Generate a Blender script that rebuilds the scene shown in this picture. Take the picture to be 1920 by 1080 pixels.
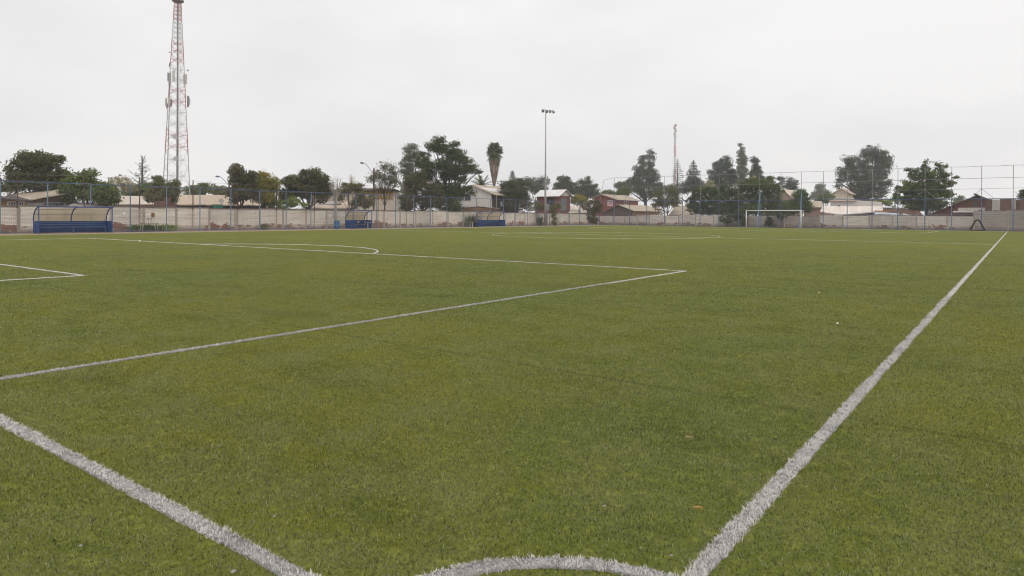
import bpy, math, random
import numpy as np
from mathutils import Vector, Matrix

random.seed(7)
RNG = np.random.default_rng(11)
for o in list(bpy.data.objects):
    bpy.data.objects.remove(o)
SC = bpy.context.scene
COL = SC.collection
R = math.radians

# ------------------------------------------------------------------ camera
FPX = 1273.96            # focal length in pixels of the 1920 px wide photograph
YAW, PIT, ROL = 0.641418, 0.0, 0.00496
V0 = 404.9                # photograph row of the optical axis (verticals stay upright: rising-front view)
CAM = Vector((1.1221, -1.8011, 1.5610))
FW = Vector((-math.sin(YAW) * math.cos(PIT), math.cos(YAW) * math.cos(PIT), math.sin(PIT)))
RT0 = Vector((math.cos(YAW), math.sin(YAW), 0))
UP0 = RT0.cross(FW)
RT = RT0 * math.cos(ROL) + UP0 * math.sin(ROL)
UP = -RT0 * math.sin(ROL) + UP0 * math.cos(ROL)
cd = bpy.data.cameras.new('camera')
cam = bpy.data.objects.new('camera', cd)
COL.objects.link(cam)
cd.sensor_width = 36.0
cd.lens = FPX * 36.0 / 1920.0
cd.shift_y = -(540.0 - V0) / 1920.0
cd.clip_start = 0.05
cd.clip_end = 6000
cam.matrix_world = Matrix(((RT.x, UP.x, -FW.x, CAM.x), (RT.y, UP.y, -FW.y, CAM.y), (RT.z, UP.z, -FW.z, CAM.z), (0, 0, 0, 1)))
SC.camera = cam

# ------------------------------------------------------------------ world: bright overcast sky
SUN_EL, SUN_AZ = R(52), R(128)       # azimuth measured clockwise from +Y
w = bpy.data.worlds.new('World')
SC.world = w
w.use_nodes = True
nt = w.node_tree
nt.nodes.clear()
out = nt.nodes.new('ShaderNodeOutputWorld')
bg = nt.nodes.new('ShaderNodeBackground')
bg.inputs['Strength'].default_value = 0.1
sky = nt.nodes.new('ShaderNodeTexSky')
sky.sky_type = 'NISHITA'
sky.sun_disc = False
sky.sun_elevation = SUN_EL
sky.sun_rotation = SUN_AZ
sky.dust_density = 4.0
tc = nt.nodes.new('ShaderNodeTexCoord')
mp = nt.nodes.new('ShaderNodeMapping')
mp.inputs['Scale'].default_value = (1.0, 1.0, 2.4)
nz = nt.nodes.new('ShaderNodeTexNoise')
nz.inputs['Scale'].default_value = 1.6
nz.inputs['Detail'].default_value = 5
nz.inputs['Roughness'].default_value = 0.52
rp = nt.nodes.new('ShaderNodeValToRGB')
rp.color_ramp.elements[0].position = 0.30
rp.color_ramp.elements[0].color = (0.735, 0.73, 0.745, 1)
rp.color_ramp.elements[1].position = 0.62
rp.color_ramp.elements[1].color = (0.92, 0.905, 0.895, 1)
sc10 = nt.nodes.new('ShaderNodeVectorMath')
sc10.operation = 'SCALE'
sc10.inputs['Scale'].default_value = 11.0
mx = nt.nodes.new('ShaderNodeMix')
mx.data_type = 'RGBA'
mx.inputs[0].default_value = 0.94
nt.links.new(tc.outputs['Generated'], mp.inputs['Vector'])
nt.links.new(mp.outputs[0], nz.inputs['Vector'])
nt.links.new(nz.outputs['Fac'], rp.inputs['Fac'])
nt.links.new(rp.outputs['Color'], sc10.inputs[0])
nt.links.new(sky.outputs[0], mx.inputs[6])
nt.links.new(sc10.outputs[0], mx.inputs[7])
nt.links.new(mx.outputs[2], bg.inputs['Color'])
nt.links.new(bg.outputs[0], out.inputs['Surface'])

sd = bpy.data.lights.new('sun', 'SUN')
sd.energy = 1.5
sd.angle = R(22)
sd.color = (1.0, 0.96, 0.90)
sun = bpy.data.objects.new('sun', sd)
COL.objects.link(sun)
sdir = Vector((math.sin(SUN_AZ) * math.cos(SUN_EL), math.cos(SUN_AZ) * math.cos(SUN_EL), math.sin(SUN_EL)))
sun.rotation_euler = sdir.to_track_quat('Z', 'Y').to_euler()

SC.view_settings.view_transform = 'Standard'
SC.view_settings.look = 'None'
SC.view_settings.exposure = 0.0
SC.view_settings.gamma = 1.0
SC.render.engine = 'CYCLES'
SC.cycles.use_denoising = True
SC.cycles.denoiser = 'OPENIMAGEDENOISE'
SC.cycles.denoising_input_passes = 'RGB_ALBEDO_NORMAL'
SC.cycles.denoising_prefilter = 'ACCURATE'
SC.cycles.max_bounces = 5
SC.cycles.diffuse_bounces = 3
SC.cycles.glossy_bounces = 2
SC.cycles.transmission_bounces = 4
SC.cycles.transparent_max_bounces = 8
SC.cycles.volume_bounces = 0
SC.cycles.use_adaptive_sampling = False
SC.cycles.filter_width = 1.05

# ------------------------------------------------------------------ where things stand (survey of the photograph)
def ray(u, v):
    return RT * ((u - 960) / FPX) + UP * ((V0 - v) / FPX) + FW
def onx(u, v, X):
    d = ray(u, v); return CAM + d * ((X - CAM.x) / d.x)
def ony(u, v, Y):
    d = ray(u, v); return CAM + d * ((Y - CAM.y) / d.y)
def atd(u, v, dist):
    return CAM + ray(u, v) * dist
def gnd(u, v, z=0.0):
    d = ray(u, v); return CAM + d * ((z - CAM.z) / d.z)
BS, BC = 0.14, 100.7                    # back fence line: y + BS*x = BC
def onb(u, v, off=0.0):
    d = ray(u, v); return CAM + d * ((BC + off - CAM.y - BS * CAM.x) / (d.y + BS * d.x))
def back_y(x, off=0.0):
    return BC + off - BS * x
PW, PL = 53.09, 96.31                  # pitch width and length

# ------------------------------------------------------------------ mesh helpers
class MB:
    def __init__(s):
        s.v = []; s.f = []
    def add(s, vs, fs):
        n = len(s.v)
        s.v += [tuple(p) for p in vs]
        s.f += [tuple(i + n for i in f) for f in fs]
        return s
    def box(s, a, b):
        x0, y0, z0 = a; x1, y1, z1 = b
        return s.add([(x0, y0, z0), (x1, y0, z0), (x1, y1, z0), (x0, y1, z0), (x0, y0, z1), (x1, y0, z1), (x1, y1, z1), (x0, y1, z1)],
                     [(0, 3, 2, 1), (4, 5, 6, 7), (0, 1, 5, 4), (1, 2, 6, 5), (2, 3, 7, 6), (3, 0, 4, 7)])
    def tube(s, path, rad, n=6, cap=True):
        path = [Vector(p) for p in path]
        if not hasattr(rad, '__len__'):
            rad = [rad] * len(path)
        base = len(s.v)
        for i, p in enumerate(path):
            t = (path[min(i + 1, len(path) - 1)] - path[max(i - 1, 0)])
            if t.length < 1e-9: t = Vector((0, 0, 1))
            t.normalize()
            a = t.cross(Vector((0, 0, 1)) if abs(t.z) < 0.9 else Vector((1, 0, 0))).normalized()
            b = t.cross(a)
            for k in range(n):
                an = 2 * math.pi * k / n + math.pi / n
                s.v.append(tuple(p + (a * math.cos(an) + b * math.sin(an)) * rad[i]))
        for i in range(len(path) - 1):
            for k in range(n):
                s.f.append((base + i * n + k, base + i * n + (k + 1) % n, base + (i + 1) * n + (k + 1) % n, base + (i + 1) * n + k))
        if cap:
            s.f.append(tuple(base + k for k in range(n))[::-1])
            s.f.append(tuple(base + (len(path) - 1) * n + k for k in range(n)))
        return s
    def slab(s, a, b, c, d, t):
        """four corners and a thickness vector"""
        P = [Vector(p) for p in (a, b, c, d)]
        Q = [p - Vector(t) for p in P]
        return s.add(P + Q, [(0, 1, 2, 3), (7, 6, 5, 4), (0, 4, 5, 1), (1, 5, 6, 2), (2, 6, 7, 3), (3, 7, 4, 0)])
    def prism(s, pts, ext):
        n = len(pts)
        P = [Vector(p) for p in pts]
        Q = [p + Vector(ext) for p in P]
        return s.add(P + Q, [tuple(range(n)), tuple(range(2 * n - 1, n - 1, -1))] + [(i, i + n, (i + 1) % n + n, (i + 1) % n) for i in range(n)])
    def build(s, name, m, parent=None, smooth=False):
        o0 = origin(parent)
        me = bpy.data.meshes.new(name)
        me.from_pydata([(x - o0.x, y - o0.y, z - o0.z) for x, y, z in s.v], [], s.f)
        me.update()
        return link(name, me, m, parent, smooth)

def origin(o):
    p = Vector((0, 0, 0))
    while o is not None:
        p += Vector(o.location); o = o.parent
    return p
def link(name, me, m, parent=None, smooth=False):
    if m is not None: me.materials.append(m)
    if smooth:
        me.polygons.foreach_set('use_smooth', [True] * len(me.polygons))
    o = bpy.data.objects.new(name, me)
    COL.objects.link(o)
    o.parent = parent
    return o
def tag(o, label=None, cat=None, group=None, kind=None):
    if label: o['label'] = label
    if cat: o['category'] = cat
    if group: o['group'] = group
    if kind: o['kind'] = kind
    return o
def thing(name, label, cat, loc=(0, 0, 0), group=None, rz=0.0):
    o = bpy.data.objects.new(name, None)
    COL.objects.link(o)
    o.location = loc
    o.rotation_euler = (0, 0, rz)
    o.empty_display_size = 0.2
    return tag(o, label, cat, group)
def copy_part(src, loc, parent):
    c = src.copy(); COL.objects.link(c); c.parent = parent; c.location = loc
    return c
def npmesh(name, verts, polys):
    """verts (N,3); polys: list of (M,k) index arrays"""
    me = bpy.data.meshes.new(name)
    verts = np.ascontiguousarray(verts, dtype=np.float32)
    me.vertices.add(len(verts))
    me.vertices.foreach_set('co', verts.ravel())
    loops = np.concatenate([p.ravel() for p in polys]).astype(np.int32)
    counts = np.concatenate([np.full(len(p), p.shape[1], np.int32) for p in polys])
    starts = np.concatenate([[0], np.cumsum(counts)[:-1]]).astype(np.int32)
    me.loops.add(len(loops))
    me.loops.foreach_set('vertex_index', loops)
    me.polygons.add(len(counts))
    me.polygons.foreach_set('loop_start', starts)
    me.update(calc_edges=True)
    return me

# ------------------------------------------------------------------ materials
def newmat(name):
    m = bpy.data.materials.new(name)
    m.use_nodes = True
    n = m.node_tree.nodes
    return m, n, m.node_tree.links, n['Principled BSDF']
def mixc(n, l, fac, a, b):
    x = n.new('ShaderNodeMix'); x.data_type = 'RGBA'
    for s, val in ((0, fac), (6, a), (7, b)):
        if hasattr(val, 'is_linked') or hasattr(val, 'links'):
            l.new(val, x.inputs[s])
        elif s == 0: x.inputs[0].default_value = val
        else: x.inputs[s].default_value = (*val, 1)
    return x.outputs[2]
def noise(n, l, vec, scale, detail=4, rough=0.55):
    x = n.new('ShaderNodeTexNoise')
    x.inputs['Scale'].default_value = scale; x.inputs['Detail'].default_value = detail; x.inputs['Roughness'].default_value = rough
    if vec is not None: l.new(vec, x.inputs['Vector'])
    return x.outputs['Fac']
def ramp(n, l, fac, p0, p1, c0=(0, 0, 0), c1=(1, 1, 1)):
    x = n.new('ShaderNodeValToRGB')
    x.color_ramp.elements[0].position = p0; x.color_ramp.elements[1].position = p1
    x.color_ramp.elements[0].color = (*c0, 1); x.color_ramp.elements[1].color = (*c1, 1)
    l.new(fac, x.inputs['Fac'])
    return x.outputs['Color']
def bump(n, l, b, h, strength=0.3, dist=0.02):
    x = n.new('ShaderNodeBump')
    x.inputs['Strength'].default_value = strength; x.inputs['Distance'].default_value = dist
    l.new(h, x.inputs['Height']); l.new(x.outputs[0], b.inputs['Normal'])
def math_(n, l, op, a, b=None):
    x = n.new('ShaderNodeMath'); x.operation = op
    for i, val in enumerate((a, b)):
        if val is None: continue
        if hasattr(val, 'links'): l.new(val, x.inputs[i])
        else: x.inputs[i].default_value = val
    return x.outputs[0]
MATS = {}
def pm(name, c1, c2=None, scale=3.0, rough=0.8, metal=0.0, bmp=0.15, stretch=(1, 1, 1), spot=None, spot_amt=0.62, rnd=0.0, spec=0.3):
    """plain weathered material: two tones by noise, optional dirt/rust spots, a tint that differs between pieces"""
    if name in MATS: return MATS[name]
    m, n, l, b = newmat(name)
    if c2 is None: c2 = tuple(c * 0.75 for c in c1)
    g = n.new('ShaderNodeNewGeometry')
    mpn = n.new('ShaderNodeMapping'); mpn.inputs['Scale'].default_value = stretch
    l.new(g.outputs['Position'], mpn.inputs['Vector'])
    f = noise(n, l, mpn.outputs[0], scale, 6, 0.65)
    col = mixc(n, l, ramp(n, l, f, 0.3, 0.7), c1, c2)
    if spot:
        f2 = noise(n, l, mpn.outputs[0], scale * 0.6 + 0.37, 5, 0.6)
        col = mixc(n, l, ramp(n, l, f2, spot_amt, spot_amt + 0.08), col, spot)
    if rnd:
        oi = n.new('ShaderNodeObjectInfo')
        hs = n.new('ShaderNodeHueSaturation')
        mr = n.new('ShaderNodeMapRange')
        mr.inputs['To Min'].default_value = 1 - rnd; mr.inputs['To Max'].default_value = 1 + rnd
        l.new(oi.outputs['Random'], mr.inputs['Value']); l.new(mr.outputs[0], hs.inputs['Value'])
        l.new(col, hs.inputs['Color']); col = hs.outputs['Color']
    l.new(col, b.inputs['Base Color'])
    b.inputs['Roughness'].default_value = rough
    b.inputs['Metallic'].default_value = metal
    b.inputs['Specular IOR Level'].default_value = spec
    if bmp: bump(n, l, b, f, bmp, 0.03)
    MATS[name] = m
    return m

def foliage(name, c1, c2, c3=None, trans=0.25):
    """leaf colour differs from leaf to leaf and from bough to bough"""
    if name in MATS: return MATS[name]
    m, n, l, b = newmat(name)
    g = n.new('ShaderNodeNewGeometry')
    ra = g.outputs['Random Per Island']
    col = mixc(n, l, ra, c1, c2)
    f = noise(n, l, g.outputs['Position'], 0.55, 3)
    if c3: col = mixc(n, l, ramp(n, l, f, 0.5, 0.66), col, c3)
    l.new(col, b.inputs['Base Color'])
    b.inputs['Roughness'].default_value = 0.6
    b.inputs['Specular IOR Level'].default_value = 0.25
    hv = n.new('ShaderNodeHueSaturation'); hv.inputs['Value'].default_value = 1.25; hv.inputs['Saturation'].default_value = 1.05
    l.new(col, hv.inputs['Color']); l.new(hv.outputs[0], b.inputs['Base Color'])
    tr = n.new('ShaderNodeBsdfTranslucent'); l.new(hv.outputs[0], tr.inputs['Color'])
    ms = n.new('ShaderNodeMixShader'); ms.inputs[0].default_value = trans
    l.new(b.outputs[0], ms.inputs[1]); l.new(tr.outputs[0], ms.inputs[2])
    l.new(ms.outputs[0], n['Material Output'].inputs['Surface'])
    MATS[name] = m
    return m

# turf: fibres and the sheet they stand on share colour patches laid out on the ground
def turf_color(n, l, base, alt, third):
    g = n.new('ShaderNodeNewGeometry')
    pos = g.outputs['Position']
    m1 = n.new('ShaderNodeMapping'); m1.inputs['Scale'].default_value = (1, 1, 0); l.new(pos, m1.inputs['Vector'])
    big = noise(n, l, m1.outputs[0], 0.16, 4, 0.6)
    med = noise(n, l, m1.outputs[0], 1.6, 4, 0.6)
    c = mixc(n, l, ramp(n, l, big, 0.40, 0.60), base, alt)
    m3 = n.new('ShaderNodeMapping'); m3.inputs['Scale'].default_value = (0.4, 1.1, 0); m3.inputs['Rotation'].default_value = (0, 0, 0.35); l.new(pos, m3.inputs['Vector'])
    mott = noise(n, l, m3.outputs[0], 0.9, 6, 0.68)
    c = mixc(n, l, ramp(n, l, mott, 0.48, 0.66, (0, 0, 0), (0.8, 0.8, 0.8)), c, tuple(x * 0.60 for x in base))
    c = mixc(n, l, ramp(n, l, med, 0.40, 0.72), c, third)
    # seams between the turf rolls, across the pitch, broken up by wear
    sx = n.new('ShaderNodeSeparateXYZ'); l.new(pos, sx.inputs[0])
    wob = noise(n, l, m1.outputs[0], 0.5, 2)
    yy = math_(n, l, 'ADD', sx.outputs['Y'], math_(n, l, 'MULTIPLY', wob, 0.10))
    s = math_(n, l, 'MODULO', math_(n, l, 'ADD', yy, 93.95), 4.85)
    dd = math_(n, l, 'ABSOLUTE', math_(n, l, 'SUBTRACT', s, 1.0))
    ln = math_(n, l, 'LESS_THAN', dd, 0.030)
    wear = noise(n, l, m1.outputs[0], 0.28, 3)
    ln = math_(n, l, 'MULTIPLY', ln, math_(n, l, 'MULTIPLY', ramp(n, l, wear, 0.30, 0.52), 0.6))
    return mixc(n, l, ln, c, tuple(x * 0.45 for x in base)), g, m1.outputs[0]

TB, TA, TT = (0.112, 0.136, 0.026), (0.168, 0.164, 0.018), (0.170, 0.178, 0.058)
m, n, l, b = newmat('turf_sheet')
c, g, flat = turf_color(n, l, TB, TA, TT)
fine = noise(n, l, flat, 38, 3, 0.7)
fib = noise(n, l, flat, 9, 4, 0.7)
c = mixc(n, l, ramp(n, l, fine, 0.36, 0.64, (0.0, 0.0, 0.0), (0.75, 0.75, 0.75)), c, (0.105, 0.118, 0.016))
c = mixc(n, l, ramp(n, l, fib, 0.52, 0.74, (0, 0, 0), (0.6, 0.6, 0.6)), c, (0.27, 0.275, 0.05))
l.new(c, b.inputs['Base Color'])
b.inputs['Roughness'].default_value = 0.85
b.inputs['Specular IOR Level'].default_value = 0.05
bump(n, l, b, fine, 0.6, 0.02)
M_TURF = m

def blade_mat(name, cols, white=False):
    m, n, l, b = newmat(name)
    if white:
        g = n.new('ShaderNodeNewGeometry')
        c = mixc(n, l, g.outputs['Random Per Island'], (0.58, 0.555, 0.54), (0.84, 0.805, 0.775))
        wn = noise(n, l, g.outputs['Position'], 1.3, 4, 0.7)
        c = mixc(n, l, ramp(n, l, wn, 0.50, 0.66, (0, 0, 0), (0.55, 0.55, 0.55)), c, (0.30, 0.29, 0.29))
    else:
        c, g, _ = turf_color(n, l, *cols)
        ri = g.outputs['Random Per Island']
        c = mixc(n, l, ramp(n, l, ri, 0.0, 1.0, (0, 0, 0), (0.5, 0.5, 0.5)), c, (0.075, 0.095, 0.018))
        c = mixc(n, l, ramp(n, l, ri, 0.22, 0.30, (0.9, 0.9, 0.9), (0, 0, 0)), c, (0.026, 0.034, 0.012))
        c = mixc(n, l, ramp(n, l, ri, 0.76, 0.84, (0, 0, 0), (0.85, 0.85, 0.85)), c, (0.34, 0.345, 0.195))  # palest straw-toned fibres; their colour also paints in the fibre sheen
    l.new(c, b.inputs['Base Color'])
    b.inputs['Roughness'].default_value = 0.6
    b.inputs['Specular IOR Level'].default_value = 0.1
    tr = n.new('ShaderNodeBsdfTranslucent'); l.new(c, tr.inputs['Color'])
    ms = n.new('ShaderNodeMixShader'); ms.inputs[0].default_value = 0.22
    l.new(b.outputs[0], ms.inputs[1]); l.new(tr.outputs[0], ms.inputs[2])
    l.new(ms.outputs[0], n['Material Output'].inputs['Surface'])
    return m
M_BLADE = blade_mat('turf_fibre_green', ((0.098, 0.124, 0.042), (0.142, 0.146, 0.030), (0.165, 0.178, 0.092)))
M_WHITE = blade_mat('turf_fibre_white', None, True)

def brick_mat(name, axis, paint=(0.50, 0.47, 0.42), dirty=(0.30, 0.27, 0.23), peel=0.66):
    """limewashed brick: courses, peeled bricks low on the wall, darker brown foot"""
    m, n, l, b = newmat(name)
    g = n.new('ShaderNodeNewGeometry')
    sx = n.new('ShaderNodeSeparateXYZ'); l.new(g.outputs['Position'], sx.inputs[0])
    cx = n.new('ShaderNodeCombineXYZ')
    l.new(sx.outputs['Y' if axis == 'y' else 'X'], cx.inputs[0]); l.new(sx.outputs['Z'], cx.inputs[1])
    bt = n.new('ShaderNodeTexBrick')
    bt.inputs['Scale'].default_value = 1.0
    bt.inputs['Brick Width'].default_value = 0.30
    bt.inputs['Row Height'].default_value = 0.105
    bt.inputs['Mortar Size'].default_value = 0.012
    bt.inputs['Mortar Smooth'].default_value = 0.3
    bt.inputs['Color1'].default_value = (0, 0, 0, 1); bt.inputs['Color2'].default_value = (1, 1, 1, 1)
    bt.inputs['Mortar'].default_value = (0.5, 0.5, 0.5, 1)
    l.new(cx.outputs[0], bt.inputs['Vector'])
    f1 = noise(n, l, cx.outputs[0], 0.55, 5, 0.6)
    f2 = noise(n, l, cx.outputs[0], 3.5, 5, 0.7)
    col = mixc(n, l, ramp(n, l, f1, 0.35, 0.75), paint, tuple(0.5 * (p + q) for p, q in zip(paint, dirty)))
    col = mixc(n, l, ramp(n, l, f2, 0.55, 0.8), col, dirty)
    # long horizontal streaks of the courses
    m2 = n.new('ShaderNodeMapping'); m2.inputs['Scale'].default_value = (0.35, 9, 1); l.new(cx.outputs[0], m2.inputs['Vector'])
    f3 = noise(n, l, m2.outputs[0], 1.0, 4, 0.7)
    col = mixc(n, l, ramp(n, l, f3, 0.50, 0.62, (0, 0, 0), (0.75, 0.75, 0.75)), col, dirty)
    col = mixc(n, l, math_(n, l, 'MULTIPLY', bt.outputs['Fac'], 0.7), col, (0.15, 0.13, 0.11))
    # peeled bricks: brick-shaped, gathered in patches about half a metre up
    zz = n.new('ShaderNodeMapRange'); zz.inputs['From Min'].default_value = 0.45; zz.inputs['From Max'].default_value = 1.25
    zz.inputs['To Min'].default_value = 0.17; zz.inputs['To Max'].default_value = -0.12
    l.new(sx.outputs['Z'], zz.inputs['Value'])
    f4 = noise(n, l, cx.outputs[0], 0.33, 4, 0.68)
    s = math_(n, l, 'ADD', math_(n, l, 'ADD', f4, zz.outputs[0]), math_(n, l, 'MULTIPLY', bt.outputs['Color'], 0.13))
    pk = math_(n, l, 'GREATER_THAN', s, peel + 0.06)
    pk = math_(n, l, 'MULTIPLY', pk, math_(n, l, 'SUBTRACT', 1.0, bt.outputs['Fac']))
    red = mixc(n, l, f2, (0.36, 0.11, 0.045), (0.10, 0.05, 0.035))
    col = mixc(n, l, pk, col, red)
    # browner and darker towards the ground, with an uneven edge
    zf = n.new('ShaderNodeMapRange'); zf.inputs['From Min'].default_value = 0.02; zf.inputs['From Max'].default_value = 0.42
    zf.inputs['To Min'].default_value = 0.7; zf.inputs['To Max'].default_value = 0.0
    l.new(math_(n, l, 'SUBTRACT', sx.outputs['Z'], math_(n, l, 'MULTIPLY', f1, 0.35)), zf.inputs['Value'])
    col = mixc(n, l, zf.outputs[0], col, (0.17, 0.12, 0.085))
    oi = n.new('ShaderNodeObjectInfo')
    hs = n.new('ShaderNodeHueSaturation'); mr = n.new('ShaderNodeMapRange')
    mr.inputs['To Min'].default_value = 0.86; mr.inputs['To Max'].default_value = 1.12
    l.new(oi.outputs['Random'], mr.inputs['Value']); l.new(mr.outputs[0], hs.inputs['Value']); l.new(col, hs.inputs['Color'])
    l.new(hs.outputs['Color'], b.inputs['Base Color'])
    b.inputs['Roughness'].default_value = 0.9
    bump(n, l, b, math_(n, l, 'SUBTRACT', math_(n, l, 'MULTIPLY', f2, 0.5), bt.outputs['Fac']), 0.7, 0.02)
    return m
M_BRICK_L = brick_mat('limewashed_brick_side', 'y', (0.82, 0.765, 0.675), (0.48, 0.42, 0.34), 0.685)
M_BRICK_B = brick_mat('limewashed_brick_end', 'x', (0.78, 0.715, 0.65), (0.44, 0.385, 0.34), 0.72)

BLUE = pm('blue_paint', (0.085, 0.145, 0.27), (0.06, 0.105, 0.20), 2.5, 0.5, spot=(0.10, 0.09, 0.09), spot_amt=0.66, bmp=0.05)
BLUE_PALE = pm('pale_blue_paint', (0.16, 0.225, 0.325), (0.11, 0.165, 0.26), 2.0, 0.5, spot=(0.12, 0.13, 0.15), spot_amt=0.64, bmp=0.05)
BLUE_DEEP = pm('dugout_blue_paint', (0.026, 0.080, 0.225), (0.016, 0.050, 0.15), 3.0, 0.45, spot=(0.09, 0.12, 0.17), spot_amt=0.66, bmp=0.08)
BLUE_FRAME = pm('dugout_frame_paint', (0.030, 0.075, 0.27), (0.02, 0.05, 0.18), 3.0, 0.4, bmp=0.03)
PIPE_RED = pm('faded_pipe', (0.30, 0.23, 0.27), (0.22, 0.20, 0.24), 1.0, 0.6, bmp=0)
WIRE = pm('galvanised_wire', (0.26, 0.27, 0.29), (0.2, 0.2, 0.22), 1.0, 0.5, 0.3, bmp=0)
RUST = pm('rusty_steel', (0.10, 0.055, 0.038), (0.055, 0.035, 0.03), 4.0, 0.8, bmp=0.1)
CONC = pm('old_concrete', (0.42, 0.38, 0.33), (0.30, 0.27, 0.235), 3.0, 0.9, rnd=0.12)
COPE = pm('dark_coping', (0.20, 0.165, 0.14), (0.12, 0.10, 0.085), 2.5, 0.9, rnd=0.15)
SOIL = pm('bare_soil', (0.28, 0.185, 0.125), (0.20, 0.135, 0.095), 1.2, 0.95)
GALV = pm('grey_steel', (0.33, 0.33, 0.34), (0.24, 0.24, 0.25), 2.0, 0.45, 0.5, bmp=0.02)
WHITEP = pm('white_paint', (0.78, 0.77, 0.73), (0.66, 0.65, 0.61), 2.0, 0.5, bmp=0.03)
DARK = pm('near_black', (0.03, 0.027, 0.025), (0.018, 0.017, 0.016), 2.0, 0.9, bmp=0)
GLASS = pm('window_glass', (0.035, 0.04, 0.045), (0.02, 0.024, 0.028), 1.0, 0.12, bmp=0, spec=0.6)
BARK = pm('bark', (0.050, 0.040, 0.032), (0.030, 0.025, 0.020), 6.0, 0.95, bmp=0.4, stretch=(1, 1, 0.3))
BARK_PALE = pm('pale_bark', (0.20, 0.17, 0.145), (0.12, 0.10, 0.085), 5.0, 0.95, bmp=0.3, stretch=(1, 1, 0.3))

# ================================================================== GROUND
def sheet(name, pts, m, z):
    mb = MB(); mb.add([(x, y, z) for x, y in pts], [tuple(range(len(pts)))])
    return tag(mb.build(name, m), kind='structure')
sheet('ground', [(-295, -35), (195, -35), (195, 315), (-295, 315)], SOIL, -0.02)
TX0, TX1, TY0, TY1 = -56.3, 14.0, -9.0, 99.3
sheet('turf', [(TX0, TY0), (TX1, TY0), (TX1, TY1 - 0.9), (TX0, TY1 + 8.0)], M_TURF, 0.0)
mb = MB(); mb.box((TX0 - 0.22, -9, -0.1), (TX0 - 0.004, 107.4, 0.07))
tag(mb.build('kerb', pm('kerb_concrete', (0.50, 0.42, 0.36), (0.36, 0.30, 0.26), 0.8, 0.9)), kind='structure')
# strip of darker ground at the foot of the end fence
sheet('path', [(TX1, TY1 - 0.9), (TX0, TY1 + 8.0), (-63, 112.0), (14, 101.5)], pm('dark_ground', (0.16, 0.12, 0.095), (0.10, 0.08, 0.065), 1.5, 0.95), -0.012)

# ------------------------------------------------------------------ markings
LW = 0.043   # half width of a line
def strip_poly(path, half, z, rise=0.016, jit=0.008):
    """strip along a path with an uneven edge; its fibres stand a little proud of the turf where they are not built one by one"""
    n = len(path); vs = []; fs = []
    for i, (x, y) in enumerate(path):
        x0, y0 = path[max(i - 1, 0)]; x1, y1 = path[min(i + 1, n - 1)]
        t = Vector((x1 - x0, y1 - y0)).normalized(); nn = Vector((-t.y, t.x))
        a = half + random.uniform(-jit, jit); bb = half + random.uniform(-jit, jit)
        r = math.hypot(x - CAM.x, y - CAM.y)
        h = z + rise * min(1, max(0, (r - 24) / 10)) * random.choice((0.0, 0.5, 0.8, 1.0, 1.2))
        vs += [(x + nn.x * a, y + nn.y * a, -0.004), (x + nn.x * a, y + nn.y * a, h), (x - nn.x * bb, y - nn.y * bb, h), (x - nn.x * bb, y - nn.y * bb, -0.004)]
    for i in range(n - 1):
        for k in range(3):
            fs.append((4 * i + k, 4 * i + k + 1, 4 * i + k + 5, 4 * i + k + 4))
    return vs, fs
def seg(a, b, step=0.35):
    n = max(2, int(math.dist(a, b) / step))
    return [(a[0] + (b[0] - a[0]) * i / n, a[1] + (b[1] - a[1]) * i / n) for i in range(n + 1)]
def arc(cx, cy, r, a0, a1, n):
    return [(cx + r * math.cos(a0 + (a1 - a0) * i / n), cy + r * math.sin(a0 + (a1 - a0) * i / n)) for i in range(n + 1)]
DPX, DP, DGX, DG, HL = 6.551, 16.825, 17.80, 5.48, 47.98
HX = -PW / 2
LINES = {
    'touchline': ([seg((0, -0.05), (0, PL + 0.3))], lambda x, y: np.where((y > -0.06) & (y < PL), np.abs(x), 9)),
    'goal_line': ([seg((-0.06, 0), (-PW, 0))], lambda x, y: np.where((x < 0) & (x > -PW), np.abs(y), 9)),
    'corner_arc': ([arc(0, 0, 0.94, math.pi / 2, math.pi, 30)], lambda x, y: np.where((x < -0.05) & (y > 0.05), np.abs(np.hypot(x, y) - 0.94), 9)),
    'penalty_area_line': ([seg((-DPX, 0.06), (-DPX, DP)), seg((-DPX - 0.06, DP), (-PW + DPX, DP)), seg((-PW + DPX, DP), (-PW + DPX, 0.06))],
                          lambda x, y: np.minimum(np.where((y > 0.06) & (y < DP + .06), np.abs(x + DPX), 9), np.where((x < -DPX) & (x > -PW + DPX), np.abs(y - DP), 9))),
    'goal_area_line': ([seg((-DGX, 0.06), (-DGX, DG)), seg((-DGX - 0.06, DG), (-PW + DGX, DG)), seg((-PW + DGX, DG), (-PW + DGX, 0.06))],
                       lambda x, y: np.minimum(np.where((y > 0.06) & (y < DG + .06), np.abs(x + DGX), 9), np.where((x < -DGX) & (x > -PW + DGX), np.abs(y - DG), 9))),
    'penalty_arc': ([arc(HX, 12.20, 8.15, math.asin((DP + .06 - 12.20) / 8.15), math.pi - math.asin((DP + .06 - 12.20) / 8.15), 60)], lambda x, y: np.where(y > DP + .06, np.abs(np.hypot(x - HX, y - 12.20) - 8.15), 9)),
    'halfway_line': ([seg((-0.06, HL), (-PW, HL))], None),
    'centre_circle': ([arc(HX, HL, 9.22, 0, 2 * math.pi, 140)], None),
    'far_penalty_area_line': ([seg((-DPX, PL), (-DPX, PL - DP)), seg((-DPX - 0.06, PL - DP), (-PW + DPX, PL - DP)), seg((-PW + DPX, PL - DP), (-PW + DPX, PL))], None),
    'far_goal_line': ([seg((-0.06, PL), (-PW, PL))], None),
}
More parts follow.
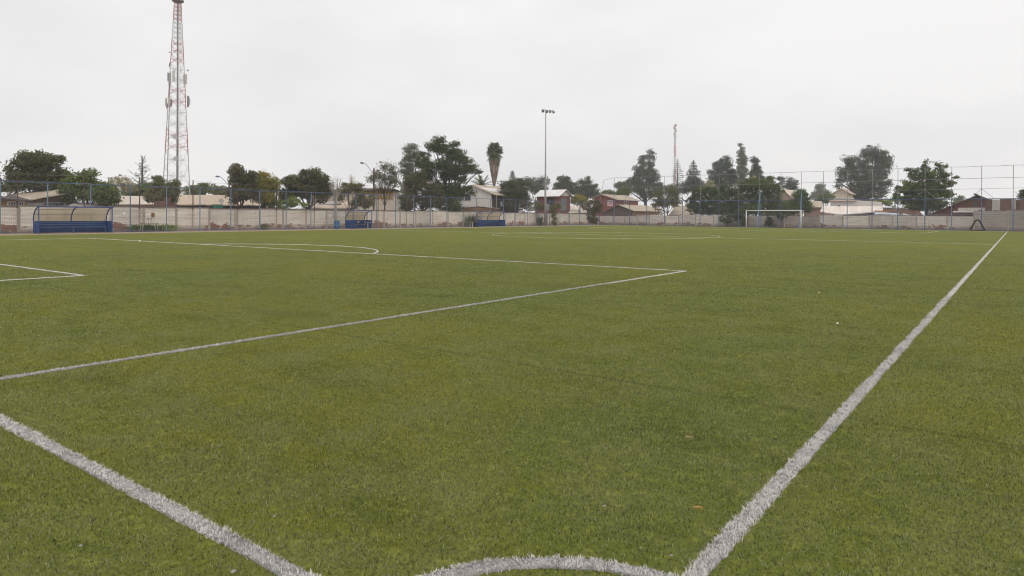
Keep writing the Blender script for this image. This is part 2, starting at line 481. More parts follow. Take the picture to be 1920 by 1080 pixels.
# fibres: dense by the camera, thinning out with distance (the sheet's own grain takes over)
def scatter(r0, r1, n, a0, a1, gamma):
    """points in a wedge in front of the camera; density ~ r^-gamma"""
    q = RNG.random(n)
    e = 2.0 - gamma
    r = (r0 ** e + q * (r1 ** e - r0 ** e)) ** (1 / e) if abs(e) > 1e-6 else r0 * (r1 / r0) ** q
    a = a0 + RNG.random(n) * (a1 - a0)
    az = YAW + a
    return CAM.x - np.sin(az) * r, CAM.y + np.cos(az) * r, r
xs, ys, rs = [], [], []
for (r0, r1, n, gm) in ((1.9, 5.0, 138000, 0.0), (5.0, 48.0, 720000, 2.0)):
    x, y, r = scatter(r0, r1, n, -0.80, 0.80, gm)
    xs.append(x); ys.append(y); rs.append(r)
X, Y, RR = np.concatenate(xs), np.concatenate(ys), np.concatenate(rs)
ok = (X < TX1) & (Y > TY0) & (X > TX0) & (RNG.random(len(X)) > (RR - 16) / 32)
X, Y, RR = X[ok], Y[ok], RR[ok]
def blades(X, Y, RR, hscale=1.0, lie=1.0):
    n = len(X)
    k = np.clip(RR / 5.0, 1.0, 6.0) ** 0.85
    far = np.clip((RR - 6) / 24, 0, 1)
    patch = 0.5 + 0.5 * np.sin(X * 1.7 + 1.3 * np.sin(Y * 1.1)) * np.sin(Y * 2.1 + np.sin(X * 0.9))
    ln = (0.015 + 0.011 * RNG.random(n) + 0.003 * patch) * hscale * (0.85 + 0.15 * k)
    wd = (0.0018 + 0.0012 * RNG.random(n)) * k
    az = RNG.random(n) * 2 * np.pi + 0.6 * np.sin(X * 0.8) * np.cos(Y * 0.7)
    lean = (R(46) + R(38) * RNG.random(n) + R(6) * far) * lie
    dx, dy = np.cos(az), np.sin(az)
    sx_, sy_ = -dy * wd / 2, dx * wd / 2
    mh, tl = ln * 0.55, ln
    l1, l2 = lean * 0.72, lean * 1.28
    m_h = np.sin(l1) * mh; m_z = np.cos(l1) * mh
    t_h = m_h + np.sin(l2) * (tl - mh); t_z = m_z + np.cos(l2) * (tl - mh)
    z0 = np.full(n, -0.002)
    V = np.stack([
        np.stack([X + sx_, Y + sy_, z0], -1), np.stack([X - sx_, Y - sy_, z0], -1),
        np.stack([X + dx * m_h - sx_ * .85, Y + dy * m_h - sy_ * .85, m_z], -1), np.stack([X + dx * m_h + sx_ * .85, Y + dy * m_h + sy_ * .85, m_z], -1),
        np.stack([X + dx * t_h, Y + dy * t_h, np.maximum(t_z, 0.004)], -1)], 1).reshape(-1, 3)
    i = np.arange(n)[:, None] * 5
    return V, [i + np.array([[0, 1, 2, 3]]), i + np.array([[3, 2, 4]])]
taken = np.zeros(len(X), bool)
edge = 0.004 * np.sin(X * 3.1 + Y * 2.3) + 0.003 * np.sin(X * 7.3 - Y * 5.1) + 0.012 * (RNG.random(len(X)) - 0.5)
M_LINE = pm('line_backing', (0.54, 0.52, 0.50), (0.36, 0.345, 0.32), 1.6, 0.9, bmp=0.3)
M_INFILL = pm('rubber_infill', (0.30, 0.29, 0.28), (0.15, 0.147, 0.142), 20, 0.95, bmp=0.4)
M_LINE_FAR = pm('worn_line', (0.52, 0.505, 0.40), (0.28, 0.28, 0.13), 0.9, 0.9, bmp=0.3)
for li, (name, (paths, fn)) in enumerate(LINES.items()):
    vs, fs = [], []
    for pth in paths:
        a, bq = strip_poly(pth, LW if fn is not None else 0.036, 0.004 + 0.002 * li, 0.0 if pth[0][0] < -40 and pth[-1][0] < -40 else (0.010 if fn is not None else 0.008))
        # the strip itself sits in the turf; near the camera the fibres cover it
        fs += [tuple(i + len(vs) for i in f) for f in bq]; vs += a
    mats = [M_LINE]
    if fn is not None:
        d = fn(X, Y)
        worn = 0.07 + 0.25 * (np.sin(X * 5.3 + Y * 3.1) * np.sin(X * 2.2 - Y * 4.7 + 1.0) > 0.55)
        worn = worn + 0.50 * np.clip((RR - 10) / 8, 0, 1) * (np.abs(Y - DP) < .2) + 0.25 * np.clip((RR - 12) / 6, 0, 1) * (X < -9)
        sel = (d + edge < LW + 0.004) & ~taken & (RNG.random(len(X)) > worn)
        taken |= sel
        reps = 4
        bx_, by_, br_ = np.repeat(X[sel], reps), np.repeat(Y[sel], reps), np.repeat(RR[sel], reps)
        jit = 0.012 * np.clip(br_ / 5, 1, 3)
        bx_ = bx_ + (RNG.random(len(bx_)) - .5) * jit; by_ = by_ + (RNG.random(len(bx_)) - .5) * jit
        V, P = blades(bx_, by_, br_ * 0.9, 1.15, 0.88)
        base = np.array(vs, dtype=np.float32)
        V = np.concatenate([base, V])
        P = [np.array(fs)] + [p + len(base) for p in P]
        me = npmesh(name, V, P)
        nf = len(fs)
        me.materials.append(M_LINE); me.materials.append(M_WHITE)
        me.materials.append(M_INFILL)
        mi = np.ones(len(me.polygons), np.int32)
        fc = np.array([base[list(f)].mean(0) for f in fs])
        mi[:nf] = np.where(np.hypot(fc[:, 0] - CAM.x, fc[:, 1] - CAM.y) < 16, 2, 0)
        me.polygons.foreach_set('material_index', mi)
        o = bpy.data.objects.new(name.replace('far_', ''), me); COL.objects.link(o)
    else:
        me = bpy.data.meshes.new(name); me.from_pydata(vs, [], fs)
        o = link(name.replace('far_', ''), me, M_LINE_FAR)
    tag(o, kind='structure')
keep = ~taken
V, P = blades(X[keep], Y[keep], RR[keep])
o = link('grass', npmesh('grass', V, P), M_BLADE)
tag(o, 'short green artificial turf fibres covering the pitch', 'turf', kind='stuff')

# ================================================================== BOUNDARY
# chain-link: one bay, shared by all bays
def chainlink(w, h, sp=0.106, r=0.0010):
    mb = MB()
    def wire(a, b):
        a, b = Vector((0, *a)), Vector((0, *b))
        t = (b - a).normalized(); s_ = Vector((0, -t.z, t.y)); k = Vector((1, 0, 0))
        o = [s_ * r, (-s_ * 0.5 + k * 0.87) * r, (-s_ * 0.5 - k * 0.87) * r]
        mb.add([a + q for q in o] + [b + q for q in o], [(0, 1, 4, 3), (1, 2, 5, 4), (2, 0, 3, 5)])
    c = -h
    while c < w:
        for flip in (False, True):
            y0, z0 = c, 0.0
            y1, z1 = c + h, h
            if y0 < 0: z0 -= y0; y0 = 0
            if y1 > w: z1 -= (y1 - w); y1 = w
            if y1 - y0 > 0.02:
                if flip: wire((w - y0, z0), (w - y1, z1))
                else: wire((y0, z0), (y1, z1))
        c += sp
    me = bpy.data.meshes.new('mesh_panel')
    me.from_pydata(mb.v, [], mb.f)
    me.materials.append(WIRE)
    return me

# ---- side fence (blue), parallel to the touchlines
FX, BAY, F0, NB = -61.7, 3.18, 10.16, 31
root = thing('chain_link_fence', 'long pale blue chain link fence in front of the left side wall', 'fence', (FX, F0, 0))
cl = chainlink(BAY, 3.92)
for k in range(NB + 1):
    y = F0 + k * BAY
    if y > back_y(FX) - 0.3: break
    dz = random.uniform(-0.03, 0.03)
    mb = MB().tube([(FX, y, -0.1), (FX, y, 4.06 + dz)], 0.042, 8)
    mb.build('post', BLUE_PALE if k % 5 else BLUE, root)
    if k < NB:
        y2 = min(y + BAY, back_y(FX) - 0.2)
        MB().tube([(FX, y, 4.08 + dz), (FX, (y + y2) / 2, 4.06 + dz * 0.5), (FX, y2, 4.08)], 0.030, 8).build('top_rail', BLUE, root)
        MB().tube([(FX, y + .05, 0.10), (FX, y2 - .05, 0.10)], 0.026, 6).build('bottom_rail', BLUE, root)
        if y2 - y > BAY - 0.05:
            o = bpy.data.objects.new('mesh_panel', cl); COL.objects.link(o); o.parent = root
            o.location = (0.02, y - F0, 0.12)

# ---- side wall
WX = -63.2
root = thing('brick_wall', 'long limewashed brick wall with peeling red patches behind the left fence', 'wall', (WX, 6, 0))
y = 6.0; k = 0
while y < 108.5:
    wdt = random.choice((3.0, 3.3, 2.8, 3.6))
    y2 = min(y + wdt, 110.2)
    h = 2.14 + random.uniform(-0.04, 0.05) - (0.12 if y > 80 else 0)
    MB().box((WX - 0.16, y + 0.1, -0.1), (WX + random.uniform(-0.01, 0.01), y2 - 0.1, h)).build('wall_panel', M_BRICK_L, root)
    MB().box((WX - 0.18, y2 - 0.1, -0.1), (WX + 0.05, y2 + 0.1, h + 0.02)).build('pillar', CONC, root)
    # coping in short uneven lengths
    yy = y - 0.1
    while yy < y2 - 0.12:
        ye = min(yy + random.uniform(0.7, 1.2), y2 - 0.1)
        j = random.uniform(-0.02, 0.02)
        MB().box((WX - 0.21 + j, yy + 0.004, h + 0.003), (WX + 0.06 + j, ye - 0.004, h + 0.07 + random.uniform(-0.02, 0.04))).build('coping', COPE, root)
        yy = ye
    y = y2; k += 1

# ---- rusty posts with wire along the side wall
root = thing('wire_fence', 'rusty steel posts with sagging wire rising above the left wall', 'fence', (WX + 0.12, 18, 0))
pu = [(-60, 319), (33, 323), (158, 327), (262, 333), (362, 338), (446, 343), (519, 345), (590, 349), (653, 348), (709, 353), (763, 353), (812, 356)]
tops = []
for u, v in pu:
    p = onx(u, v, WX + 0.12)
    MB().tube([(p.x, p.y, 2.0), (p.x, p.y, p.z)], 0.05, 4).build('post', RUST, root)
    MB().tube([(p.x, p.y, -0.1), (p.x, p.y, 2.0)], 0.047, 4).build('post_foot', pm('limewashed_post', (0.42, 0.36, 0.28), (0.27, 0.21, 0.15), 4, 0.9), root)
    tops.append(p)
for a, bq in zip(tops[:-1], tops[1:]):
    for dz, sag in ((-0.06, 0.10), (-0.75, 0.06)):
        pts = []
        for i in range(9):
            t = i / 8
            q = a.lerp(bq, t); pts.append((q.x, q.y, q.z + dz - sag * 4 * t * (1 - t)))
        MB().tube(pts, 0.009, 4).build('wire', WIRE, root)

# ---- end fence with tall pipe extension
bx = [7.0, 3.75, 0.51, -2.66, -5.83, -8.8, -11.98, -15.13, -18.34, -21.59, -24.73, -27.73, -31.1, -34.4, -37.74, -41.04, -44.28, -47.76, -51.29, -54.86, -58.23, -61.5]
root = thing('chain_link_fence', 'blue end fence behind the goal with a tall pipe frame above it', 'fence', (0.51, back_y(0.51), 0))
cl2 = chainlink(3.22, 3.85, 0.12)
ang = math.atan2(-BS, 1.0)
TOPZ = lambda x: 8.05 - 0.010 * x
RAIL = lambda x: 3.98 - 0.006 * x
for i, x in enumerate(bx):
    y = back_y(x)
    MB().tube([(x, y, -0.1), (x, y, RAIL(x))], 0.052, 8).build('post', BLUE if i % 4 else BLUE_PALE, root)
    if x > -59:
        MB().tube([(x, y + 0.09, RAIL(x) - 0.4), (x, y + 0.09, TOPZ(x))], 0.034, 6).build('extension_post', PIPE_RED if i < 7 else GALV, root)
        if i % 2 == 1 or x < -30:
            for s_ in (-1, 1):
                MB().tube([(x, y + 0.09, RAIL(x) + 1.25), (x + s_ * 1.25, back_y(x + s_ * 1.25) + 0.09, RAIL(x) + 0.02)], 0.022, 5).build('brace', PIPE_RED if i < 7 else GALV, root)
    if i + 1 < len(bx):
        x2 = bx[i + 1]; y2 = back_y(x2)
        MB().tube([(x, y, RAIL(x)), (x2, y2, RAIL(x2))], 0.045, 8).build('middle_rail', BLUE, root)
        MB().tube([(x - 0.05, y, 2.02), (x2 + 0.05, y2, 2.02)], 0.020, 5).build('lower_rail', BLUE_PALE, root)
        MB().tube([(x - 0.05, y, 0.09), (x2 + 0.05, y2, 0.09)], 0.028, 5).build('bottom_rail', BLUE, root)
        if x2 > -59:
            MB().tube([(x, y + .09, TOPZ(x)), ((x + x2) / 2, (y + y2) / 2 + .09, (TOPZ(x) + TOPZ(x2)) / 2 - 0.05), (x2, y2 + .09, TOPZ(x2))], 0.024, 5).build('top_rail', PIPE_RED, root)
            zz = (lambda q: 6.55 - 0.004 * q)
            MB().tube([(x, y + .09, zz(x)), (x2, y2 + .09, zz(x2))], 0.024, 5).build('upper_rail', PIPE_RED if i < 7 else GALV, root)
            if i < 7:
                MB().tube([(x, y + .09, 5.25), (x2, y2 + .09, 5.25)], 0.018, 5).build('upper_rail', PIPE_RED, root)
        o = bpy.data.objects.new('mesh_panel', cl2); COL.objects.link(o); o.parent = root
        o.location = (x - 0.51, y - back_y(0.51) - 0.02, 0.1)
        o.rotation_euler = (0, 0, math.atan2(y2 - y, x2 - x) - math.pi / 2)
        o.scale = (1, math.hypot(x2 - x, y2 - y) / 3.22, 1)
e0 = Vector((-58.23, back_y(-58.23) + .09, TOPZ(-58.23))); e1 = Vector((-61.5, back_y(-61.5), 4.1)); e2 = Vector((-60.6, back_y(-60.6) + .09, 8.3))
MB().tube([e0, e2], 0.024, 5).build('top_rail', GALV, root)
MB().tube([e2, e1], 0.030, 5).build('brace', GALV, root)

# ---- end wall: panels of different height and colour
root = thing('brick_wall', 'grey white brick wall behind the far goal and end fence', 'wall', (0, back_y(0, 1.4), 0))
def wl(x, off=1.4): return back_y(x, off)
M_BLOCK = brick_mat('bare_block_end', 'x', (0.42, 0.37, 0.33), (0.24, 0.20, 0.175), 0.78)
x = 9.0
while x > -63.0:
    wd_ = random.choice((2.9, 3.2, 3.5, 2.6))
    x2 = max(x - wd_, -63.2)
    h = 1.80 + random.uniform(-0.08, 0.10)
    mm = M_BRICK_B
    if x > -0.8: h = 2.50 + random.uniform(-0.05, 0.12); mm = M_BLOCK
    elif x > -9: h = 1.82
    elif -34 < x < -22: mm = M_BLOCK; h = 1.72
    elif x < -52: h = 1.62
    a, bq = Vector((x - .09, wl(x - .09), 0)), Vector((x2 + .09, wl(x2 + .09), 0))
    MB().prism([(a.x, a.y, -0.1), (bq.x, bq.y, -0.1), (bq.x, bq.y, h), (a.x, a.y, h + random.uniform(-0.05, 0.05))], (0.02, 0.15, 0)).build('wall_panel', mm, root)
    if mm is not M_BLOCK or random.random() < 0.5:
        MB().prism([(x2 + .09, wl(x2 + .09) - .05, -0.1), (x2 - .09, wl(x2 - .09) - .05, -0.1), (x2 - .09, wl(x2 - .09) - .05, h + .03), (x2 + .09, wl(x2 + .09) - .05, h + .03)], (0.02, 0.22, 0)).build('pillar', CONC, root)
    # loose stones and broken brick left on top
    t = x - 0.2
    while t > x2 + 0.3:
        ln = random.uniform(0.18, 0.5)
        if random.random() < 0.55:
            hh = random.uniform(0.04, 0.13)
            MB().box((t - ln, wl(t) + 0.01, h + 0.002), (t, wl(t) + 0.16, h + 0.05 + hh)).build('coping', COPE, root)
        t -= ln + random.uniform(0.0, 0.25)
    x = x2

# ---- signs and plates on the side wall
def plate(u, v, w_, h_, m, label, name='notice'):
    p = onx(u, v, WX + 0.02)
    o = MB().box((p.x, p.y - w_ / 2, p.z - h_ / 2), (p.x + 0.015, p.y + w_ / 2, p.z + h_ / 2)).build(name, m)
    tag(o, label, 'sign', 'notices fixed to the left wall')
    return o
PAPER = pm('weathered_paper', (0.72, 0.74, 0.74), (0.62, 0.64, 0.65), 6, 0.7, bmp=0)
plate(233, 400, 0.26, 0.30, PAPER, 'small square white notice on the wall right of the nearest dugout')
plate(619, 404.5, 0.28, 0.36, PAPER, 'small white notice on the wall left of the blue drum')
p = onx(286.5, 403, WX + 0.02)
tag(MB().box((p.x, p.y - .14, p.z - .18), (p.x + .05, p.y + .14, p.z + .18)).build('metal_plate', pm('rust_orange', (0.32, 0.13, 0.05), (0.2, 0.08, 0.04), 5, 0.9)),
    'rusty orange metal plate on the wall above the table with a stool', 'plate')
# notice with a blue mark, on the wall seen through the short dugout
p = onx(692, 399.5, WX + 0.02)
r_ = thing('notice', 'white notice with a blue mark on the wall beside the short dugout', 'sign', p, 'notices fixed to the left wall')
MB().box((p.x, p.y - .15, p.z - .25), (p.x + .012, p.y + .15, p.z + .25)).build('board', PAPER, r_)
MB().box((p.x + .013, p.y - .05, p.z - .15), (p.x + .018, p.y + .05, p.z + .12)).build('printed_mark', pm('print_blue', (0.10, 0.30, 0.55), (0.1, 0.28, 0.5), 3, 0.7, bmp=0), r_)

# ================================================================== DUGOUTS
m, n, l, b = newmat('yellowed_polycarbonate')
g = n.new('ShaderNodeNewGeometry')
f = noise(n, l, g.outputs['Position'], 1.4, 5)
cc = mixc(n, l, f, (0.66, 0.58, 0.42), (0.52, 0.455, 0.33))
l.new(cc, b.inputs['Base Color']); b.inputs['Roughness'].default_value = 0.35
tp = n.new('ShaderNodeBsdfTransparent'); tp.inputs['Color'].default_value = (0.86, 0.80, 0.66, 1)
tl_ = n.new('ShaderNodeBsdfTranslucent'); l.new(cc, tl_.inputs['Color'])
m1 = n.new('ShaderNodeMixShader'); m1.inputs[0].default_value = 0.5
l.new(b.outputs[0], m1.inputs[1]); l.new(tl_.outputs[0], m1.inputs[2])
m2 = n.new('ShaderNodeMixShader'); m2.inputs[0].default_value = 0.42
l.new(m1.outputs[0], m2.inputs[1]); l.new(tp.outputs[0], m2.inputs[2])
l.new(m2.outputs[0], n['Material Output'].inputs['Surface'])
POLY = m

def dugout(label, y0, y1, xf, dep, ribs, bench=True):
    """front at x = xf, back at xf - dep, from y0 to y1"""
    root = thing('dugout', label, 'dugout', (xf - dep / 2, (y0 + y1) / 2, 0), 'blue dugouts along the left side')
    H, HB = 2.10, 0.98
    xb = xf - dep
    def curve(y, off=0.0, n_=10):
        pts = []
        for i in range(n_ + 1):
            t = math.pi / 2 * i / n_
            pts.append((xf - (dep + off) * math.cos(t), y, HB + (H - HB + off) * math.sin(t)))
        return pts
    MB().box((xb - 0.02, y0, 0.03), (xb + 0.02, y1, HB)).build('back_panel', BLUE_DEEP, root)
    for y in (y0, y1):
        MB().box((xb + 0.021, y - 0.015, 0.03), (xf - 0.041, y + 0.015, HB)).build('side_panel', BLUE_DEEP, root)
        MB().tube([(xf, y, 0), (xf, y, H - 0.04)], 0.042, 4).build('front_post', BLUE_FRAME, root)
    MB().tube([(xf, y0 - 0.1, H), (xf, y1 + 0.1, H)], 0.055, 4).build('roof_beam', BLUE_FRAME, root)
    ys = [y0 + (y1 - y0) * i / ribs for i in range(ribs + 1)]
    for y in ys:
        MB().tube(curve(y, -0.03), 0.048, 4).build('arch_rib', BLUE_FRAME, root)
    for fr in (0.30, 0.62):
        t = math.pi / 2 * fr
        q = (xf - (dep - .03) * math.cos(t), HB + (H - HB - .03) * math.sin(t))
        MB().tube([(q[0], y0, q[1]), (q[0], y1, q[1])], 0.022, 4).build('purlin', BLUE_FRAME, root)
    nsh = max(2, int(round((y1 - y0) / 1.05)))
    for k in range(nsh):
        a, c = y0 + (y1 - y0) * k / nsh, y0 + (y1 - y0) * (k + 1) / nsh + 0.03
        A, B_ = curve(a, 0.01 + 0.004 * (k % 2)), curve(c, 0.01 + 0.004 * (k % 2))
        mb = MB()
        for i in range(len(A) - 1):
            mb.add([A[i], A[i + 1], B_[i + 1], B_[i]], [(0, 1, 2, 3)])
        mb.build('roof_sheet', POLY, root)
    if bench:
        MB().box((xb + 0.18, y0 + 0.12, 0.47), (xb + 0.52, y1 - 0.2, 0.51)).build('seat', BLUE, root)
        for z in (0.66, 0.82):
            MB().box((xb + 0.10, y0 + 0.12, z), (xb + 0.125, y1 - 0.3, z + 0.06)).build('back_slat', BLUE, root)
        for y in ((y0 + y1) / 2, y0 + 0.2, y1 - 0.25):
            MB().tube([(xb + 0.48, y, 0), (xb + 0.48, y, 0.468)], 0.028, 4).build('leg', BLUE, root)
    return root
dugout('long blue dugout with yellowed curved roof and bench nearest on the left', 18.52, 23.86, -60.0, 1.15, 2)
dugout('short blue dugout sheltering school chairs, beside the blue drum', onx(662, 425, -60.2).y, onx(697, 425, -60.2).y, -60.2, 1.35, 1, bench=False)
dugout('farthest blue dugout with bench, left of the floodlight mast', onx(902, 425, -60.2).y, onx(947, 425, -60.2).y, -60.2, 1.15, 2)

# ---- school chairs and desk in the short dugout
PLYW = pm('varnished_ply', (0.50, 0.27, 0.13), (0.38, 0.20, 0.09), 5, 0.5, stretch=(1, 1, 4))
FRAME = pm('chair_tube', (0.10, 0.10, 0.11), (0.06, 0.06, 0.07), 3, 0.4, 0.4, bmp=0)
def chair(label, p, rz):
    r0 = thing('school_chair', label, 'chair', p, 'chairs in the short dugout', rz)
    def part(mb, nm, m):
        me = bpy.data.meshes.new(nm); me.from_pydata(mb.v, [], mb.f); return link(nm, me, m, r0)
    part(MB().box((-.20, -.20, .43), (.20, .20, .455)), 'seat', PLYW)
    part(MB().box((-.235, -.19, .68), (-.215, .19, .86)), 'backrest', PLYW)
    for sx_ in (-1, 1):
        for sy_ in (-1, 1):
            part(MB().tube([(sx_ * .17, sy_ * .17, .43), (sx_ * .21, sy_ * .2, 0)], .013, 5), 'leg', FRAME)
    for sy_ in (-1, 1):
        part(MB().tube([(-.17, sy_ * .17, .43), (-.205, sy_ * .17, .86)], .013, 5), 'back_tube', FRAME)
chair('wooden school chair at the left post of the short dugout', (-60.62, onx(669, 425, -60.6).y, 0), R(200))
chair('wooden school chair in the middle of the short dugout', (-60.55, onx(680, 425, -60.6).y, 0), R(215))
p = Vector((-60.5, onx(690, 425, -60.5).y, 0))
r0 = thing('school_desk', 'small grey school desk at the right post of the short dugout', 'desk', p)
MB().box((p.x - .25, p.y - .32, .70), (p.x + .25, p.y + .32, .73)).build('desk_top', pm('grey_laminate', (0.35, 0.35, 0.35), (0.25, 0.25, 0.25), 3, 0.5), r0)
for sx_ in (-1, 1):
    for sy_ in (-1, 1):
        MB().tube([(p.x + sx_ * .2, p.y + sy_ * .25, .70), (p.x + sx_ * .24, p.y + sy_ * .3, 0)], .022, 5).build('leg', pm('pale_tube', (0.5, 0.5, 0.48), (0.4, 0.4, 0.38), 3, 0.4), r0)

# ---- blue drum
p = onx(632, 429, -61.1); p.z = 0
r0 = thing('drum', 'blue waste drum standing left of the short dugout', 'bin', p)
DR = pm('drum_blue', (0.055, 0.16, 0.30), (0.035, 0.11, 0.22), 3, 0.45, spot=(0.12, 0.10, 0.08))
prof = [(0.0, .28), (0.03, .29), (0.31, .285), (0.33, .30), (0.35, .285), (0.63, .285), (0.65, .30), (0.67, .285), (0.92, .285), (0.94, .295)]
MB().tube([(p.x, p.y, z) for z, _ in prof], [q for _, q in prof], 16, cap=False).build('body', DR, r0, True)
MB().tube([(p.x, p.y, 0.90), (p.x, p.y, 0.92)], .28, 16).build('lid', DR, r0)

# ---- table with a stool on it, by the side wall
pa, pb = onx(266, 433, -62.2), onx(293, 433, -62.2)
r0 = thing('table', 'bare metal framed table by the wall with a stool on top', 'table', (-62.2, (pa.y + pb.y) / 2, 0))
PT = pm('pale_tube2', (0.55, 0.53, 0.5), (0.42, 0.4, 0.38), 3, 0.45)
MB().box((-62.48, pa.y - .05, .70), (-61.92, pb.y + .05, .73)).build('table_top', pm('grey_board', (0.22, 0.19, 0.17), (0.15, 0.13, 0.12), 3, 0.8), r0)
for yy in (pa.y, pb.y):
    for xx in (-62.42, -61.98):
        MB().tube([(xx, yy, .70), (xx + (0.03 if xx > -62.2 else -0.03), yy + (0.05 if yy > pa.y else -.05), 0)], .024, 5).build('leg', PT, r0)
py = (pa.y + pb.y) / 2 + 0.02
r0 = thing('stool', 'dark four legged stool standing upside on the metal table', 'stool', (-62.2, py, .73))
r0['label'] = 'dark stool with thin legs standing on the metal framed table'
MB().tube([(-62.2, py, 1.16), (-62.2, py, 1.20)], .2, 12).build('seat', FRAME, r0)
for a in range(4):
    c_, s_ = math.cos(a * math.pi / 2 + .78), math.sin(a * math.pi / 2 + .78)
    MB().tube([(-62.2 + .14 * c_, py + .14 * s_, 1.16), (-62.2 + .24 * c_, py + .24 * s_, .732)], .013, 5).build('leg', FRAME, r0)

# ---- low table left of the farthest dugout
pa, pb = onx(883, 424, -60.9), onx(897, 424, -60.9)
r0 = thing('table', 'low table with white legs and brown top left of the farthest dugout', 'table', (-60.9, (pa.y + pb.y) / 2, 0))
MB().box((-61.2, pa.y, .66), (-60.6, pb.y, .70)).build('table_top', PLYW, r0)
for yy in (pa.y + .08, pb.y - .08):
    for xx in (-61.15, -60.65):
        MB().tube([(xx, yy, .66), (xx, yy, 0)], .03, 5).build('leg', WHITEP, r0)

# ================================================================== GOAL
GY = PL + 0.06
r0 = thing('goal', 'white football goal frame at the far end of the pitch', 'goal', (HX, GY, 0))
for s_ in (-1, 1):
    MB().tube([(HX + s_ * 3.72, GY, -0.05), (HX + s_ * 3.72, GY, 2.44)], 0.065, 10).build('post', WHITEP, r0, True)
MB().tube([(HX - 3.785, GY, 2.505), (HX + 3.785, GY, 2.505)], 0.065, 10).build('crossbar', WHITEP, r0, True)
# ---- net poles behind it: one upright and one leaning pole each side
for s_, ub, ut in ((-1, 1419, 1425), (1, 1499, 1502.5)):
    pb_, pt_ = ony(ub, 427, 99.4 if s_ < 0 else 98.7), ony(ut, 363, 101.2 if s_ < 0 else 100.6)
    r0 = thing('net_pole', 'blue leaning net pole behind the %s post of the far goal' % ('left' if s_ < 0 else 'right'), 'pole', (pb_.x, pb_.y, 0), 'net poles behind the goal')
    MB().tube([(pb_.x, pb_.y, -0.05), (pt_.x, pt_.y, pt_.z)], 0.055, 8).build('leaning_pole', BLUE_PALE, r0)
    MB().tube([(pt_.x + .02, pt_.y + .12, -0.05), (pt_.x + .02, pt_.y + .12, pt_.z - .05)], 0.045, 8).build('upright_pole', BLUE, r0)

# ---- black A-shaped frame near the far right corner
yA = 100.2
q = [ony(1819, 431.5, yA), ony(1829.5, 412.8, yA), ony(1836, 412.8, yA), ony(1846.5, 431.5, yA)]
BLK = pm('black_foam', (0.030, 0.032, 0.022), (0.018, 0.018, 0.014), 4, 0.8)
r0 = thing('a_frame', 'black a-shaped padded frame standing near the far right corner', 'frame', ((q[0].x + q[3].x) / 2, yA, 0))
q[0].z = q[3].z = 0.10
MB().tube([q[0], q[1]], 0.095, 8).build('leg', BLK, r0)
MB().tube([q[1], q[2]], 0.095, 8).build('top_bar', BLK, r0)
MB().tube([q[2], q[3]], 0.095, 8).build('leg', BLK, r0)
MB().tube([q[0] - Vector((0, 0, .02)), q[3] - Vector((0, 0, .02))], 0.06, 8).build('ground_bar', BLK, r0)

# ================================================================== LIGHT MAST
MXX = -60.9
pm0 = onx(1022.3, 424, MXX); MYY = pm0.y; MH = onx(1022.8, 205, MXX).z
r0 = thing('floodlight_mast', 'tall slim grey floodlight mast with lamp cluster by the left fence', 'floodlight', (MXX, MYY, 0))
MB().tube([(MXX, MYY, -0.1), (MXX, MYY, 5), (MXX, MYY, 11), (MXX, MYY, MH)], [0.20, 0.165, 0.115, 0.075], 12).build('pole', pm('mast_steel', (0.36, 0.345, 0.33), (0.27, 0.26, 0.25), 2, 0.5, 0.2, bmp=0.02), r0, True)
p = onx(1030, 388, MXX + .1)
cb = MB().box((MXX - .05, MYY + 0.24, p.z - 0.55), (MXX + .30, MYY + .60, p.z + 0.5)).build('control_box', pm('box_grey', (0.34, 0.36, 0.38), (0.28, 0.3, 0.32), 3, 0.5), r0)
MB().box((MXX + .301, MYY + .28, p.z - 0.45), (MXX + .312, MYY + .56, p.z + 0.4)).build('box_door', GALV, cb)
MB().tube([(MXX + .1, MYY + .30, 0), (MXX + .1, MYY + .30, p.z - .56)], 0.05, 8).build('conduit', BLUE, r0)
# cross arm seen at an angle: runs towards the camera on the right
cd_ = Vector((0.55, 0.83, 0)); cd_.normalize()
ctr = Vector((MXX, MYY, MH - 0.15))
lamps = [(1017.5, 204.5), (1025.5, 206), (1033.5, 206.5), (1040, 208.5)]
MB().tube([ctr + Vector((-.45, -.25, .22)), ctr, ctr + Vector((1.1, .55, .02))], 0.045, 6).build('cross_arm', GALV, r0)
for i, (off, dz) in enumerate((((-.42, -.28), .05), ((.12, .05), -.05), ((.62, .36), -.10), ((1.10, .60), -.16))):
    c0 = ctr + Vector((off[0], off[1], dz - 0.12))
    ax = Vector((0.75, -0.25, -0.75)).normalized() if i < 2 else Vector((0.25, 0.45, -0.8)).normalized()
    h_ = MB().tube([c0 - ax * .24, c0 - ax * .16, c0 + ax * .02, c0 + ax * .17], [0.09, .15, .21, .26], 12).build('lamp_head', pm('lamp_alu', (0.22, 0.22, 0.21), (0.15, 0.15, 0.15), 3, 0.5, 0.4), r0, True)
    MB().tube([c0 + ax * .171, c0 + ax * .18], .24, 12).build('lamp_glass', pm('lamp_glass', (0.28, 0.28, 0.25), (0.24, 0.24, 0.22), 2, 0.2, bmp=0, spec=0.6), h_)

